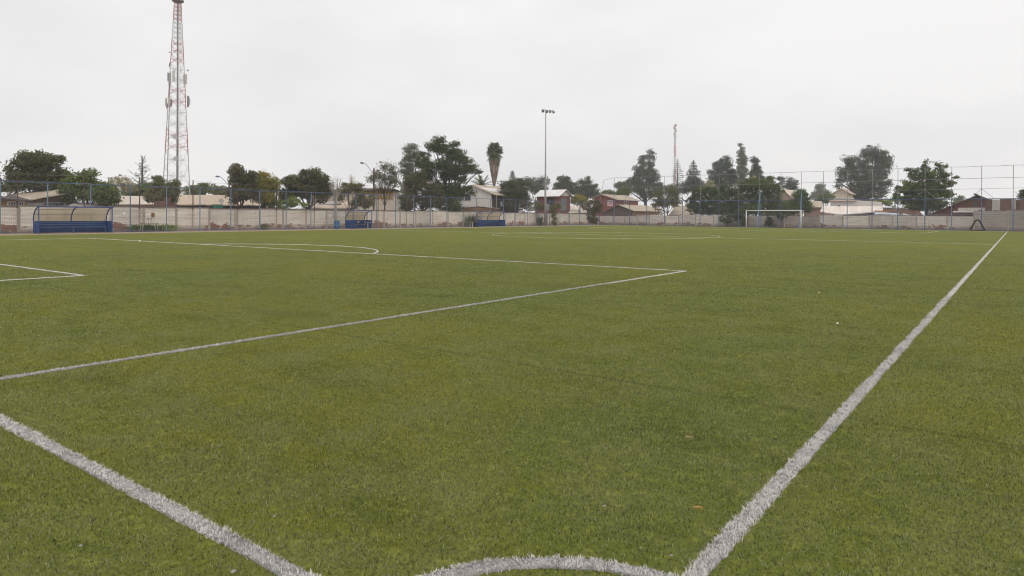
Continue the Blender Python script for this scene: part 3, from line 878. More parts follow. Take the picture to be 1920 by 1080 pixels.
# ================================================================== LATTICE TOWERS
TW = pm('tower_white', (0.44, 0.42, 0.41), (0.34, 0.32, 0.31), 2, 0.6, bmp=0)
TR = pm('tower_red', (0.36, 0.095, 0.08), (0.27, 0.07, 0.06), 2, 0.6, bmp=0)
TG = pm('tower_grey', (0.23, 0.23, 0.24), (0.17, 0.17, 0.18), 2, 0.6, bmp=0)
ANT = pm('antenna_shell', (0.52, 0.51, 0.48), (0.42, 0.41, 0.39), 2, 0.6, bmp=0)
def lattice(root, base, top_z, r0_, r1_, levels, ang0, bands, leg_r, br_r, split=True):
    """three-legged tapering lattice; levels: heights; bands: function height -> material"""
    def corner(k, z):
        t = z / top_z; rr = r0_ + (r1_ - r0_) * t
        a = ang0 + k * 2 * math.pi / 3
        return Vector((base.x + rr * math.cos(a), base.y + rr * math.sin(a), z))
    for za, zb in zip(levels[:-1], levels[1:]):
        zm = (za + zb) / 2
        mt = bands(zm)
        whole = MB()
        for k in range(3):
            k2 = (k + 1) % 3
            bars = [('leg_section', corner(k, za), corner(k, zb), leg_r * (1 - 0.5 * za / top_z), 5), ('brace', corner(k, za), corner(k2, zb), br_r, 4),
                    ('brace', corner(k2, za), corner(k, zb), br_r, 4), ('girt', corner(k, zm), corner(k2, zm), br_r, 4)]
            for nm, p0, p1, rr, nn in bars:
                if split: MB().tube([p0, p1], rr, nn, cap=False).build(nm, mt, root)
                else: whole.tube([p0, p1], rr, nn, cap=False)
        if not split:
            whole.build('lattice_section', mt, root)['kind'] = 'stuff'
    return corner
DT = 96.0
bt_, tt_ = atd(331.5, 402, DT), atd(330.5, 3, DT)
base = Vector((bt_.x, bt_.y, 0)); top = tt_.z
r0 = thing('telecom_tower', 'tall red and white lattice telecom tower with antennas on the left', 'tower', base)
pxm = DT / FPX
ang0 = math.atan2(RT.y, RT.x) - R(8)
lev_px = [410, 372, 345, 315, 285, 265, 243, 222, 201, 180, 160, 140, 121, 104, 88, 76, 66, 57, 48, 40, 32, 24, 17, 10, 3]
levels = [max(0.0, atd(335, v_, DT).z) for v_ in lev_px]; levels[0] = 0.0
def bands(z):
    v_ = 402 - (z - CAM.z) / pxm
    for a, b2 in ((243, 286), (160, 201), (76, 125), (0, 40)):
        if a <= v_ <= b2: return TR
    return TW
lattice(r0, base, top, 29.5 * pxm, 6.6 * pxm, levels, ang0, bands, 0.074, 0.025)
# feeder tray and ladder up the middle, climbing pole at the left
MB().tube([(base.x, base.y, 0), (base.x, base.y, top)], 0.09, 6).build('feeder_tray', TG, r0)
lad = MB(); off = RT0 * 0.42
for s_ in (-.2, .2):
    lad.tube([base + off + RT0 * s_, base + off * .5 + RT0 * s_ + Vector((0, 0, top))], 0.022, 4)
z = 0.4
while z < top - .3:
    t = z / top; c0 = base + off * (1 - .5 * t) + Vector((0, 0, z)); lad.tube([c0 - RT0 * .2, c0 + RT0 * .2], 0.014, 4); z += 0.42
lad.build('ladder', TW, r0)
pl_ = MB(); A0, A1 = atd(311, 402, DT - 1), atd(319, 150, DT - 1)
pl_.tube([(A0.x, A0.y, 0), A1], 0.055, 5)
pl_.build('climbing_pole', TG, r0)
mb = MB()
c0 = Vector((base.x, base.y, top))
mb.tube([c0, c0 + Vector((0, 0, .18))], 10.5 * pxm, 12)
mb.build('top_platform', TG, r0)
mb = MB()
for k in range(10):
    a = k * math.pi / 5
    e = Vector((math.cos(a), math.sin(a), 0)) * (9.6 * pxm)
    mb.tube([c0 + e, c0 + e + Vector((0, 0, 1.0))], 0.025, 4)
ringp = [c0 + Vector((math.cos(k * math.pi / 8), math.sin(k * math.pi / 8), 0)) * (9.6 * pxm) + Vector((0, 0, 1.0)) for k in range(17)]
mb.tube(ringp, 0.025, 4, cap=False).tube([c0, c0 + Vector((0, 0, 4.0))], 0.05, 5)
mb.build('railing', TG, r0)
def panel(u, v0, v1, w_, dd, m):
    a = atd(u, v1, DT + dd); b2 = atd(u, v0, DT + dd)
    hw = w_ * pxm / 2
    mb = MB().box((-hw, -.09, 0), (hw, .09, b2.z - a.z))
    mb.v = [tuple(Vector((a.x, a.y, a.z)) + RT0 * x - Vector((FW.x, FW.y, 0)) * y + Vector((0, 0, z))) for x, y, z in mb.v]
    return mb.build('panel_antenna', m, r0)
for (u, v0, v1, w_, dd, m) in ((325.5, 133, 153, 3.4, -2, ANT), (315, 136, 152, 1.8, -.5, TW), (318, 137, 160, 3.0, .6, TG), (345.8, 141, 157, 2.6, 0, TG), (349, 139, 158, 2.6, -1, ANT),
                              (311.3, 184, 199, 2.6, -.5, ANT), (316.5, 180, 194, 2.8, -2, ANT), (321, 186, 200, 2.4, 0, TG), (352.5, 180, 201, 2.8, -1, TG), (355, 184, 197, 2.0, .3, ANT), (313.5, 194, 203, 3, 0, TG), (318, 118, 126, 1.2, 0, TG)):
    panel(u, v0, v1, w_, dd, m)
for (u, v, r_px, dd) in ((328, 256, 4.4, -2.2), (329, 297.5, 3.9, -2.2), (352, 132, 1.8, -1), (318, 98, 1.6, -1)):
    c0 = atd(u, v, DT + dd); ax = (CAM - c0).normalized()
    ax = (ax + RT0 * 0.25).normalized(); rr = r_px * pxm
    MB().tube([c0 - ax * rr * .5, c0 - ax * .1, c0 + ax * .12], [rr * .4, rr, rr], 14).build('dish_antenna', pm('dish_shell', (0.50, 0.495, 0.48), (0.44, 0.435, 0.42), 2, 0.5, bmp=0), r0)
# slim mast far behind
DM = 232.0
bt_, tt_ = atd(1265, 408, DM), atd(1265.5, 233, DM)
base = Vector((bt_.x, bt_.y, 0)); top = tt_.z
r0 = thing('telecom_mast', 'slim red and white lattice mast far behind the end fence', 'mast', base)
levels = list(np.linspace(0, top, 34))
lattice(r0, base, top, 0.55, 0.30, levels, ang0 + .4, lambda z: TR if int(z / 4.4) % 2 else TW, 0.07, 0.028, split=False)
mb = MB()
for k, (dz, dx) in enumerate(((-.3, .5), (-1.2, -.45), (-2.3, .5), (-3.4, -.4), (-4.4, .3))):
    mb.box((base.x + dx - .12, base.y - .15, top + dz - .35), (base.x + dx + .12, base.y + .15, top + dz + .35))
mb.build('antenna', ANT, r0)
# short antenna column
DM = 210.0
base = atd(1299, 405, DM); base.z = 0
r0 = thing('antenna_column', 'short rusty antenna column with white panels among far conifers', 'mast', base)
tz = atd(1299, 331, DM).z
MB().tube([base, (base.x, base.y, tz)], 0.35, 8).build('column', pm('column_brown', (0.22, 0.13, 0.10), (0.16, 0.1, 0.08), 2, 0.8), r0)
for (du, v) in ((-2.2, 332), (2.2, 333), (0, 337), (1.4, 342), (-1.2, 345)):
    c0 = atd(1299 + du, v, DM - .8)
    MB().box((c0.x - .3, c0.y - .2, c0.z - .4), (c0.x + .3, c0.y + .2, c0.z + .4)).build('panel_antenna', ANT, r0)

# ---- street lamps behind the side wall
def street_lamp(label, up, vt, uh, vh, X):
    p = onx(up, vt, X); hd = onx(uh, vh, X + 0.6)
    r0 = thing('street_lamp', label, 'street lamp', (p.x, p.y, 0), 'street lamps behind the left wall')
    MB().tube([(p.x, p.y, -.1), p], [0.15, 0.11], 8).build('pole', pm('lamp_pole', (0.15, 0.125, 0.11), (0.1, 0.085, 0.075), 3, 0.9), r0)
    a = Vector((p.x, p.y, p.z - 0.8)); dlt = hd - a
    MB().tube([a, a + dlt * .45 + Vector((0, 0, dlt.z * .18)), a + dlt * .75 + Vector((0, 0, dlt.z * .22)), hd + Vector((0, 0, .05))], 0.035, 6).build('arm', GALV, r0)
    dn = Vector((dlt.x, dlt.y, 0)).normalized()
    MB().tube([hd - dn * .25, hd - dn * .05, hd + dn * .3, hd + dn * .45], [.05, .13, .12, .05], 8).build('lamp_head', pm('lamp_blue', (0.16, 0.22, 0.34), (0.12, 0.17, 0.28), 2, 0.4), r0, True)
street_lamp('street lamp on a dark pole behind the short dugout', 701, 316, 679.5, 305.5, -67.5)
street_lamp('street lamp with thin arm right of the telecom tower', 430, 338, 409, 331, -84)

# ================================================================== small things lying on the pitch
STONE = pm('pale_stone', (0.34, 0.31, 0.31), (0.25, 0.22, 0.22), 30, 0.8)
for (u, v, s_, lab) in ((1133, 949, .010, 'pale pebble on the turf right of the frame centre in the foreground'), (438, 1071, .011, 'pale pebble beside the goal line at the bottom of the picture'),
                        (151, 1023, .008, 'pale pebble on the turf in the bottom left corner'), (514, 968, .007, 'small pale pebble right of the goal line in the foreground'),
                        (1259, 1041, .007, 'small pale pebble left of where arc meets touchline'), (1570, 606, .020, 'white scrap on the turf left of the far touchline'),
                        (1536, 548, .018, 'white scrap lying alone on the turf beyond the penalty corner'), (262, 452, .07, 'white scrap lying near the far end of the penalty area line')):
    p = gnd(u, v, 0.028)
    me_ = MB()
    for k in range(3):
        pass
    ring = []
    for j, (zz, rr) in enumerate(((-.5, .55), (-.1, 1.0), (.35, .75), (.55, .2))):
        ring.append((Vector((p.x, p.y, p.z + zz * s_)), rr * s_))
    o = MB().tube([a for a, _ in ring], [r_ for _, r_ in ring], 7)
    o.v = [(x + random.uniform(-.2, .2) * s_, y + random.uniform(-.2, .2) * s_, z) for x, y, z in o.v]
    tag(o.build('scrap' if 'scrap' in lab else 'pebble', STONE if 'pebble' in lab else WHITEP), lab, 'scrap' if 'scrap' in lab else 'pebble')
for (u, v, ln, lab) in ((1309, 951, .045, 'orange twig lying on the turf left of the touchline'), (1292, 819, .05, 'pale straw lying on the turf in the middle right')):
    p = gnd(u, v, 0.03)
    o = MB().tube([p - RT0 * ln * .5, p + Vector((0, 0, .004)), p + RT0 * ln * .5 - Vector((FW.x, FW.y, 0)) * .012], [.0035, .004, .003], 5).build('twig', pm('twig_' + lab[:4], (0.55, 0.28, 0.09) if 'orange' in lab else (0.45, 0.33, 0.15), None, 9, 0.8))
    tag(o, lab, 'twig')

# ================================================================== HOUSES
def roof(root, A, B, C, D, m, thick=0.10, n=None, jit=0.015):
    """roof slope from eave A-B to ridge D-C, laid in separate sheets"""
    A, B, C, D = (Vector(p) for p in (A, B, C, D))
    L_ = (B - A).length
    n = n or max(2, int(L_ / 1.0))
    for k in range(n):
        t0, t1 = k / n, min(1.0, (k + 1) / n + 0.02 / max(L_, 1))
        j = Vector((0, 0, random.uniform(-jit, jit) + 0.012 * (k % 2)))
        e0, e1 = random.uniform(-.05, .05), random.uniform(-.04, .04)
        a, b2 = A.lerp(B, t0), A.lerp(B, t1); d, c = D.lerp(C, t0), D.lerp(C, t1)
        sl0, sl1 = (a - d).normalized(), (b2 - c).normalized()
        MB().slab(a + j + sl0 * e0, b2 + j + sl1 * e0, c + j - sl1 * e1 * .3, d + j - sl0 * e1 * .3, (0, 0, thick)).build('roof_sheet', m, root)
def window(root, a, b2, nrm, fr=WHITEP, bars=0, glass=None, d=0.05):
    """a, b2: opposite corners on the wall face; nrm: outward"""
    a, b2 = Vector(a), Vector(b2); nrm = Vector(nrm)
    z0, z1 = min(a.z, b2.z), max(a.z, b2.z)
    h = Vector((b2.x - a.x, b2.y - a.y, 0)); L_ = h.length; h.normalize()
    def bx_(s0, s1, za, zb, o0, o1):
        P = [a + h * s0, a + h * s1]
        pts = [Vector((P[0].x, P[0].y, za)), Vector((P[1].x, P[1].y, za)), Vector((P[1].x, P[1].y, zb)), Vector((P[0].x, P[0].y, zb))]
        return MB().prism([p + nrm * o0 for p in pts], nrm * (o1 - o0))
    w_ = bx_(0.04, L_ - 0.04, z0 + .04, z1 - .04, 0.004, 0.02).build('window', glass or GLASS, root)
    t = 0.07
    f_ = bx_(-t, L_ + t, z1 - 0.03, z1 + t, 0.003, d)
    for (s0, s1, za, zb) in ((-t, L_ + t, z0 - t, z0 + .03), (-t, 0.03, z0 + .03, z1 - .03), (L_ - .03, L_ + t, z0 + .03, z1 - .03)):
        q = bx_(s0, s1, za, zb, 0.003, d); f_.add(q.v, q.f)
    f_.build('frame', fr, w_)
    for k in range(bars):
        s0 = L_ * (k + 1) / (bars + 1)
        bx_(s0 - .02, s0 + .02, z0 + .03, z1 - .03, 0.021, 0.04).build('bar', fr, w_)
def wallx(root, tops, X, depth, m, name='wall', z0=-0.1):
    """wall block whose face lies on x = X (faces the pitch); tops: photo points along the top, left to right"""
    P = [onx(u, v, X) for u, v in tops]
    pts = [(X, P[0].y, z0)] + [tuple(p) for p in P] + [(X, P[-1].y, z0)]
    return MB().prism(pts[::-1], (-depth, 0, 0)).build(name, m, root)
def wally(root, tops, Yp, depth, m, name='wall', z0=-0.1):
    P = [ony(u, v, Yp) for u, v in tops]
    pts = [(P[0].x, Yp, z0)] + [tuple(p) for p in P] + [(P[-1].x, Yp, z0)]
    return MB().prism(pts[::-1], (0, depth, 0)).build(name, m, root)
def house(name, label, p, cat='house'):
    return thing(name, label, cat, (p.x, p.y, 0), None)

OCHRE = pm('ochre_boards', (0.42, 0.27, 0.09), (0.32, 0.20, 0.07), 2, 0.8, stretch=(1, 6, .5))
BRICKW = pm('brown_brick_wall', (0.24, 0.145, 0.095), (0.15, 0.095, 0.07), 6, 0.9, stretch=(1, 1, 4))
CREAM = pm('cream_render', (0.66, 0.59, 0.49), (0.56, 0.49, 0.40), 1, 0.9)
WHITEW = pm('off_white_cladding', (0.66, 0.64, 0.61), (0.54, 0.52, 0.50), 1.2, 0.8, stretch=(2, 2, .3))
REDW = pm('red_boards', (0.235, 0.078, 0.064), (0.155, 0.052, 0.045), 1.5, 0.8, stretch=(4, 4, .4))
REDW2 = pm('pale_red_boards', (0.36, 0.15, 0.12), (0.27, 0.11, 0.09), 1.5, 0.8, stretch=(4, 4, .4))
DWOOD = pm('dark_timber', (0.13, 0.09, 0.065), (0.08, 0.06, 0.045), 1.5, 0.9, stretch=(5, 5, .3))
MWOOD = pm('red_brown_timber', (0.155, 0.065, 0.05), (0.10, 0.045, 0.035), 1.5, 0.9, stretch=(5, 5, .3))
R_BEIGE = pm('beige_roofing', (0.50, 0.40, 0.305), (0.42, 0.335, 0.26), 1.0, 0.85, rnd=0.08, stretch=(1, 4, 1))
R_TAN = pm('tan_roofing', (0.45, 0.375, 0.29), (0.33, 0.275, 0.215), 1.0, 0.85, rnd=0.10)
R_DARK = pm('dark_roofing', (0.10, 0.085, 0.075), (0.07, 0.06, 0.055), 1.5, 0.85, rnd=0.1)
R_WHITE = pm('white_sheet_roofing', (0.72, 0.71, 0.70), (0.58, 0.57, 0.56), 0.8, 0.5, rnd=0.05)
R_CREAM = pm('cream_sheet_roofing', (0.60, 0.525, 0.44), (0.48, 0.42, 0.35), 0.8, 0.7, rnd=0.06)
R_CREAM2 = pm('pinkish_white_sheet', (0.74, 0.66, 0.59), (0.60, 0.53, 0.47), 1.2, 0.6, rnd=0.08)
R_GREY = pm('grey_sheet_roofing', (0.34, 0.31, 0.28), (0.25, 0.22, 0.2), 1.2, 0.7, rnd=0.15)
R_RUST = pm('rusty_sheet', (0.16, 0.085, 0.06), (0.10, 0.06, 0.05), 2, 0.85, rnd=0.2)
SHEETG = pm('weathered_grey_sheet', (0.46, 0.43, 0.40), (0.36, 0.33, 0.31), 1.5, 0.7, rnd=0.08, stretch=(4, 4, .5))

# -- behind the side wall, left to right
X = -67.0
r0 = house('house', 'ochre wooden house with dark eave at the far left edge', onx(20, 400, X))
wallx(r0, [(-70, 368), (50, 376)], X, 5, OCHRE)
roof(r0, onx(-80, 364.5, X + .7), onx(62, 376.2, X + .7), onx(62, 376.2, X + .7) + Vector((-6, 0, .7)), onx(-80, 364.5, X + .7) + Vector((-6, 0, .7)), R_DARK)
window(r0, onx(15, 385, X), onx(29, 378.5, X), (1, 0, 0), bars=2); window(r0, onx(31, 385, X), onx(44, 378.5, X), (1, 0, 0), bars=2)
X = -70.0
r0 = house('brick_house', 'brown brick house with single sloping tan roof behind the nearest dugout', onx(95, 400, X))
wallx(r0, [(44, 376.3), (139.5, 360.5)], X, 6, BRICKW)
a, b2 = onx(42, 376.5, X + .6), onx(147, 358.6, X + .6)
roof(r0, a, b2, b2 + Vector((-6.5, 0, .42)), a + Vector((-6.5, 0, .42)), R_TAN, 0.09)
wallx(r0, [(44, 380), (139.4, 380.5)], X + .03, 0.025, pm('white_band', (0.55, 0.54, 0.53), (0.45, 0.44, 0.43), 2, 0.9), 'painted_band')
window(r0, onx(82, 387, X + .03), onx(118, 380.6, X + .03), (1, 0, 0), fr=GALV, bars=7)
X = -66.6
r0 = house('shed', 'low shed with grey sheet roof left of the yellow green tree', onx(175, 400, X), 'shed')
wallx(r0, [(132, 386), (214, 386.5)], X, 3, DWOOD)
roof(r0, onx(128, 386.3, X + .4), onx(217, 387.2, X + .4), onx(205, 379.5, X - 3.5), onx(140, 379, X - 3.5), R_GREY, 0.06)
X = -73.0
r0 = house('house', 'house with long cream tiled roof left of the telecom tower foot', onx(260, 400, X))
wallx(r0, [(215, 382), (306, 382)], X, 6, CREAM)
roof(r0, onx(210, 382.5, X + .5), onx(308, 382.5, X + .5), onx(308, 368.5, X - 4), onx(210, 367, X - 4), R_CREAM, 0.12)
X = -74.0
r0 = house('house', 'long house with plain beige roof behind the satellite dish', onx(400, 400, X))
wallx(r0, [(322, 384), (500, 384)], X, 7, DARK)  # near-black wall colour paints in the shade of the eave gap
roof(r0, onx(318, 383, X + .6), onx(505, 384, X + .6), onx(505, 366.4, X - 4.5), onx(318, 365.2, X - 4.5), R_BEIGE, 0.12)
# rusty sheets leaning above the wall
X = -65.2
r0 = thing('sheet_hut', 'hut of rusty metal sheets above the wall below the telecom tower', 'hut', (X, onx(310, 400, X).y, 0))
for (u0, u1, v0, dx) in ((289, 309, 376.5, 0), (306.5, 320.5, 370, -.3), (314, 332, 381.5, .25)):
    wallx(r0, [(u0, v0), (u1, v0 + .3)], X + dx, 0.05, R_RUST, 'metal_sheet')
# green tarp and satellite dishes
X = -64.6
r0 = thing('tarp', 'green shade cloth stretched on a low frame above the wall', 'tarp', (X, onx(409, 390, X).y, 0))
GT = pm('green_cloth', (0.035, 0.16, 0.10), (0.02, 0.11, 0.07), 3, 0.8)
a, b2 = onx(399, 383, X), onx(418, 383.4, X)
MB().prism([(X, a.y, 1.9), (X, a.y, a.z), (X + .02, (a.y + b2.y) / 2, a.z - .06), (X, b2.y, b2.z), (X, b2.y, 1.9)], (-.03, 0, 0)).build('side_cloth', GT, r0)
MB().slab((X, a.y, a.z - .02), (X, b2.y, b2.z - .02), (X - 1.2, b2.y + .2, b2.z - .3), (X - 1.2, a.y, a.z - .3), (0, 0, .02)).build('top_cloth', GT, r0)
def dish(label, u, v, rp_, X, ax, m):
    c0 = onx(u, v, X); ax = Vector(ax).normalized(); rr = rp_ * (c0 - CAM).dot(FW) / FPX
    r0 = thing('satellite_dish', label, 'satellite dish', (c0.x, c0.y, c0.z - rr * 1.6))
    MB().tube([c0 - ax * rr * .28, c0 - ax * rr * .18, c0], [rr * .15, rr * .65, rr], 14, cap=False).build('reflector', m, r0, True)
    foot = c0 - ax * rr * .3; foot.z = 0.0 if 'roof' not in label else c0.z - rr * 1.6
    MB().tube([c0 - ax * rr * .25, foot], 0.035, 5).build('mount', GALV, r0)
    e = c0 + ax * rr * .9
    MB().tube([c0 - Vector((0, 0, rr * .9)), e], 0.018, 4).build('feed_arm', GALV, r0)
    return r0
DG_ = pm('dish_grey', (0.42, 0.38, 0.34), (0.34, 0.31, 0.28), 2, 0.6)
dish('large grey satellite dish above the green shade cloth', 415, 377.5, 5.0, -66.0, (0.7, -0.6, 0.35), DG_)
dish('white satellite dish on the dark roof at the left edge', 7.5, 364, 5.0, -68.5, (0.8, -0.2, 0.4), PAPER)
dish('small white satellite dish among the trees right of the nearest dugout', 224, 353, 3.4, -66.5, (0.5, 0.8, 0.2), PAPER)
X = -67.0
r0 = house('shed', 'low shed with brown and tan roof left of the short dugout', onx(620, 400, X), 'shed')
wallx(r0, [(578, 391), (664, 392)], X, 4, pm('white_board', (0.62, 0.61, 0.6), (0.5, 0.5, 0.49), 2, 0.7))
roof(r0, onx(574, 390.2, X + .4), onx(668, 391.2, X + .4), onx(668, 379, X - 4.5), onx(592, 378, X - 4.5), R_BEIGE, 0.06)
roof(r0, onx(585, 384.5, X - 1.9), onx(640, 382, X - 1.9), onx(640, 377.0, X - 3.8), onx(590, 378.5, X - 3.8), R_GREY, 0.05, 4)
X = -77.0
r0 = house('house', 'cream house with ochre panels behind the short dugout', onx(700, 400, X))
wallx(r0, [(640, 360.5), (737.5, 355), (748, 359)], X, 7, CREAM)
wallx(r0, [(640, 360.6), (737.3, 355.2)], X + .06, .05, OCHRE, 'ochre_band', z0=onx(690, 364.5, X).z)
wallx(r0, [(704, 358.6), (737, 356.5)], X + .10, .03, OCHRE, 'ochre_panel', z0=onx(720, 372.5, X).z)
a, b2, c0 = onx(636, 358.8, X + .5), onx(738, 353.4, X + .5), onx(751, 358.2, X + .5)
roof(r0, a, b2, b2 + Vector((-8, 0, .2)), a + Vector((-8, 0, .2)), R_DARK, 0.14)
roof(r0, b2, c0, c0 + Vector((-8, 0, .2)), b2 + Vector((-8, 0, .2)), R_DARK, 0.14, 2)

# -- white two-storey house with gable: corner nearest the pitch
X = -67.5; cy_ = onx(920.5, 400, X).y
r0 = house('house', 'white gabled two storey house with brown veranda right of the big tree', Vector((X, cy_, 0)))
rg = ony(887, 347.6, cy_); ev = ony(920.5, 358.6, cy_); lf = ony(842, 372, cy_)
yB = onx(972, 400, X).y
MB().prism([(X, cy_, -.1), tuple(ev), tuple(rg), (lf.x, cy_, 2 * 0 + ev.z), (lf.x, cy_, -.1)][::-1], (0, yB - cy_, 0)).build('wall', WHITEW, r0)
ev2 = Vector((X + 1.1, cy_ - .3, onx(934.5, 365.3, X + 1.1).z))
rg2 = Vector((rg.x, cy_ - .3, rg.z + .10)); dy = Vector((0, yB - cy_ + .6, 0))
roof(r0, ev2, ev2 + dy, rg2 + dy, rg2, R_TAN, 0.10)
lf2 = Vector((lf.x - .3, cy_ - .3, ev.z - .1))
roof(r0, lf2 + dy, lf2, rg2, rg2 + dy, R_TAN, 0.10)
window(r0, ony(872, 376, cy_), ony(882.5, 365, cy_), (0, -1, 0), fr=GALV)
# veranda: dark open storey under the eave on the pitch side
MB().box((X + .02, cy_ + .25, 0), (X + .06, yB - .1, ev.z - .35)).build('veranda_wall', pm('veranda_brown', (0.10, 0.075, 0.058), (0.055, 0.045, 0.04), 1.2, 0.9), r0)
for k in range(5):
    yy = cy_ + .2 + (yB - cy_ - .4) * k / 4
    MB().tube([(X + 0.95, yy, 0), (X + .95, yy, ev2.z - .08)], .05, 4).build('veranda_post', pm('tan_post', (0.35, 0.30, 0.2), (0.28, 0.24, 0.16), 2, 0.8), r0)
MB().box((X + .07, cy_ + .1, 2.55), (X + 1.05, yB, 2.68)).build('veranda_floor', DWOOD, r0)
for z in (2.95, 3.35):
    MB().box((X + .93, cy_ + .1, z), (X + .97, yB, z + .05)).build('railing', DWOOD, r0)
MB().box((X + .9, onx(940, 370, X).y, onx(940, 371.5, X).z), (X + .96, onx(958, 370, X).y, onx(940, 366.5, X).z)).build('eave_board', pm('pale_board', (0.5, 0.45, 0.38), (0.4, 0.36, 0.3), 2, 0.8), r0)
r1 = thing('laundry', 'pale blue and white laundry hanging on the veranda of the white house', 'laundry', (X + 1.1, onx(940, 380, X).y, 2.7))
for (u0, u1, v0, v1, col_) in ((938.5, 941, 378, 386, (0.42, 0.5, 0.6)), (942, 944.5, 379, 387, (0.6, 0.62, 0.64)), (953, 955, 373, 389, (0.62, 0.6, 0.42)), (956.5, 958.5, 373, 389, (0.6, 0.56, 0.40))):
    a, b2 = onx(u0, v1, X + 1.1), onx(u1, v0, X + 1.1)
    MB().box((X + 1.09, a.y, a.z), (X + 1.115, b2.y, b2.z)).build('cloth', pm('cloth_%d' % u0, col_, None, 3, 0.9), r1)
X = -65.4
r0 = house('shed', 'small brick shed with pale sheet roof against the wall by the white house', onx(890, 400, X), 'shed')
wallx(r0, [(862, 390), (897, 387.5), (934, 391.5)], X, 1.6, BRICKW)
a, b2, c0 = onx(858, 390.2, X + .25), onx(897, 386.4, X + .25), onx(937, 391, X + .25)
roof(r0, a, b2, b2 + Vector((-2, 0, .12)), a + Vector((-2, 0, .12)), R_GREY, 0.05)
roof(r0, b2, c0, c0 + Vector((-2, 0, .12)), b2 + Vector((-2, 0, .12)), R_CREAM, 0.05)
wallx(r0, [(876, 389.6), (897, 388.2), (926, 391.2)], X + .03, .025, pm('orange_board', (0.42, 0.22, 0.08), (0.3, 0.16, 0.07), 2, 0.8), 'fascia', z0=onx(900, 392.3, X).z)

# -- red hut with white metal roof: eave side faces -Y, gable faces the pitch
X = -66.3; cy_ = onx(1047.5, 400, X).y
r0 = house('hut', 'dark red hut with shiny white metal roof behind the floodlight mast', Vector((X, cy_, 0)))
ez = ony(1047.5, 366.6, cy_).z; lf = ony(1006.5, 400, cy_); yB = onx(1068.5, 400, X).y
ym = (cy_ + yB) / 2; rz_ = onx(1058.5, 356.5, X).z
MB().prism([(X, cy_, 1.2), (X, yB, 1.2), (X, yB, ez), (X, ym, rz_), (X, cy_, ez)], (lf.x - X, 0, 0)).build('wall', REDW, r0)
MB().prism([(X + .02, cy_, ez + .02), (X + .02, yB, ez + .02), (X + .02, ym, rz_ - .02)], (.03, 0, 0)).build('gable_board', WHITEW, r0)
e0, e1 = Vector((X + .5, cy_ - .5, ez - .12)), Vector((lf.x - .5, cy_ - .5, ez - .12))
g0, g1 = Vector((X + .5, ym, rz_ + .12)), Vector((lf.x - .5, ym, rz_ + .12))
roof(r0, e1, e0, g0, g1, R_WHITE, 0.06)
f0, f1 = Vector((X + .5, yB + .5, ez - .12)), Vector((lf.x - .5, yB + .5, ez - .12))
roof(r0, f0, f1, g1, g0, R_WHITE, 0.06)
MB().box((lf.x - .1, cy_ - .1, 0.9), (X + .1, yB + .1, 1.2)).build('floor_frame', DARK, r0)
for xx in (lf.x, X):
    for yy in (cy_, yB):
        MB().box((xx - .12, yy - .12, -.1), (xx + .12, yy + .12, .9)).build('stilt', DWOOD, r0)
window(r0, ony(1026, 384, cy_), ony(1039, 371.5, cy_), (0, -1, 0), fr=DARK, bars=2)
window(r0, onx(1051.5, 395, X), onx(1062.5, 372.5, X), (1, 0, 0), fr=pm('dark_frame', (0.08, 0.09, 0.09), None, 2, 0.6), bars=2, glass=pm('grey_door', (0.20, 0.21, 0.21), (0.12, 0.13, 0.13), 1.5, 0.4))
X = -65.6
r0 = house('shed', 'cream sheet roofed shed right of the dark red hut', onx(1090, 400, X), 'shed')
wallx(r0, [(1066, 399), (1108, 399.5)], X, 3, BRICKW)
roof(r0, onx(1066, 399.2, X + .3), onx(1109, 398, X + .3), onx(1106, 386, X - 4), onx(1070, 387, X - 4), R_CREAM, 0.06)

# -- red house at the corner, behind the end wall
Yc = 121.0; cx_ = ony(1154.5, 400, Yc).x
r0 = house('house', 'red two storey house with tan gabled roof behind the far corner', Vector((cx_, Yc, 0)))
rg = ony(1129, 365.0, Yc); eR = ony(1154.5, 373.5, Yc); eL = ony(1113, 371.5, Yc); yB = onx(1196, 400, cx_).y
MB().prism([(cx_, Yc, -.1), tuple(eR), tuple(rg), tuple(eL), (eL.x, Yc, -.1)][::-1], (0, yB - Yc, 0)).build('wall', REDW, r0)
MB().box((cx_ + .01, Yc + .02, 0), (cx_ + .05, yB, eR.z - .1)).build('side_cladding', REDW2, r0)  # side boards in a paler red than the gable wall
s0 = (eR - rg).normalized(); dy = Vector((0, yB - Yc + .6, 0)); o_ = Vector((0, -.35, .1))
roof(r0, eR + s0 * .7 + o_, eR + s0 * .7 + o_ + dy, rg + o_ + dy, rg + o_, R_TAN, 0.1)
s1 = (eL - rg).normalized()
roof(r0, eL + s1 * .3 + o_ + dy, eL + s1 * .3 + o_, rg + o_, rg + o_ + dy, R_TAN, 0.1)
window(r0, ony(1140, 385.5, Yc), ony(1148, 376.5, Yc), (0, -1, 0), bars=1, glass=pm('curtain', (0.5, 0.40, 0.42), (0.35, 0.12, 0.14), 1.0, 0.6))
window(r0, onx(1164, 383, cx_ + .05), onx(1167, 378, cx_ + .05), (1, 0, 0), fr=REDW2)
window(r0, onx(1171, 383.5, cx_ + .05), onx(1174, 378, cx_ + .05), (1, 0, 0))
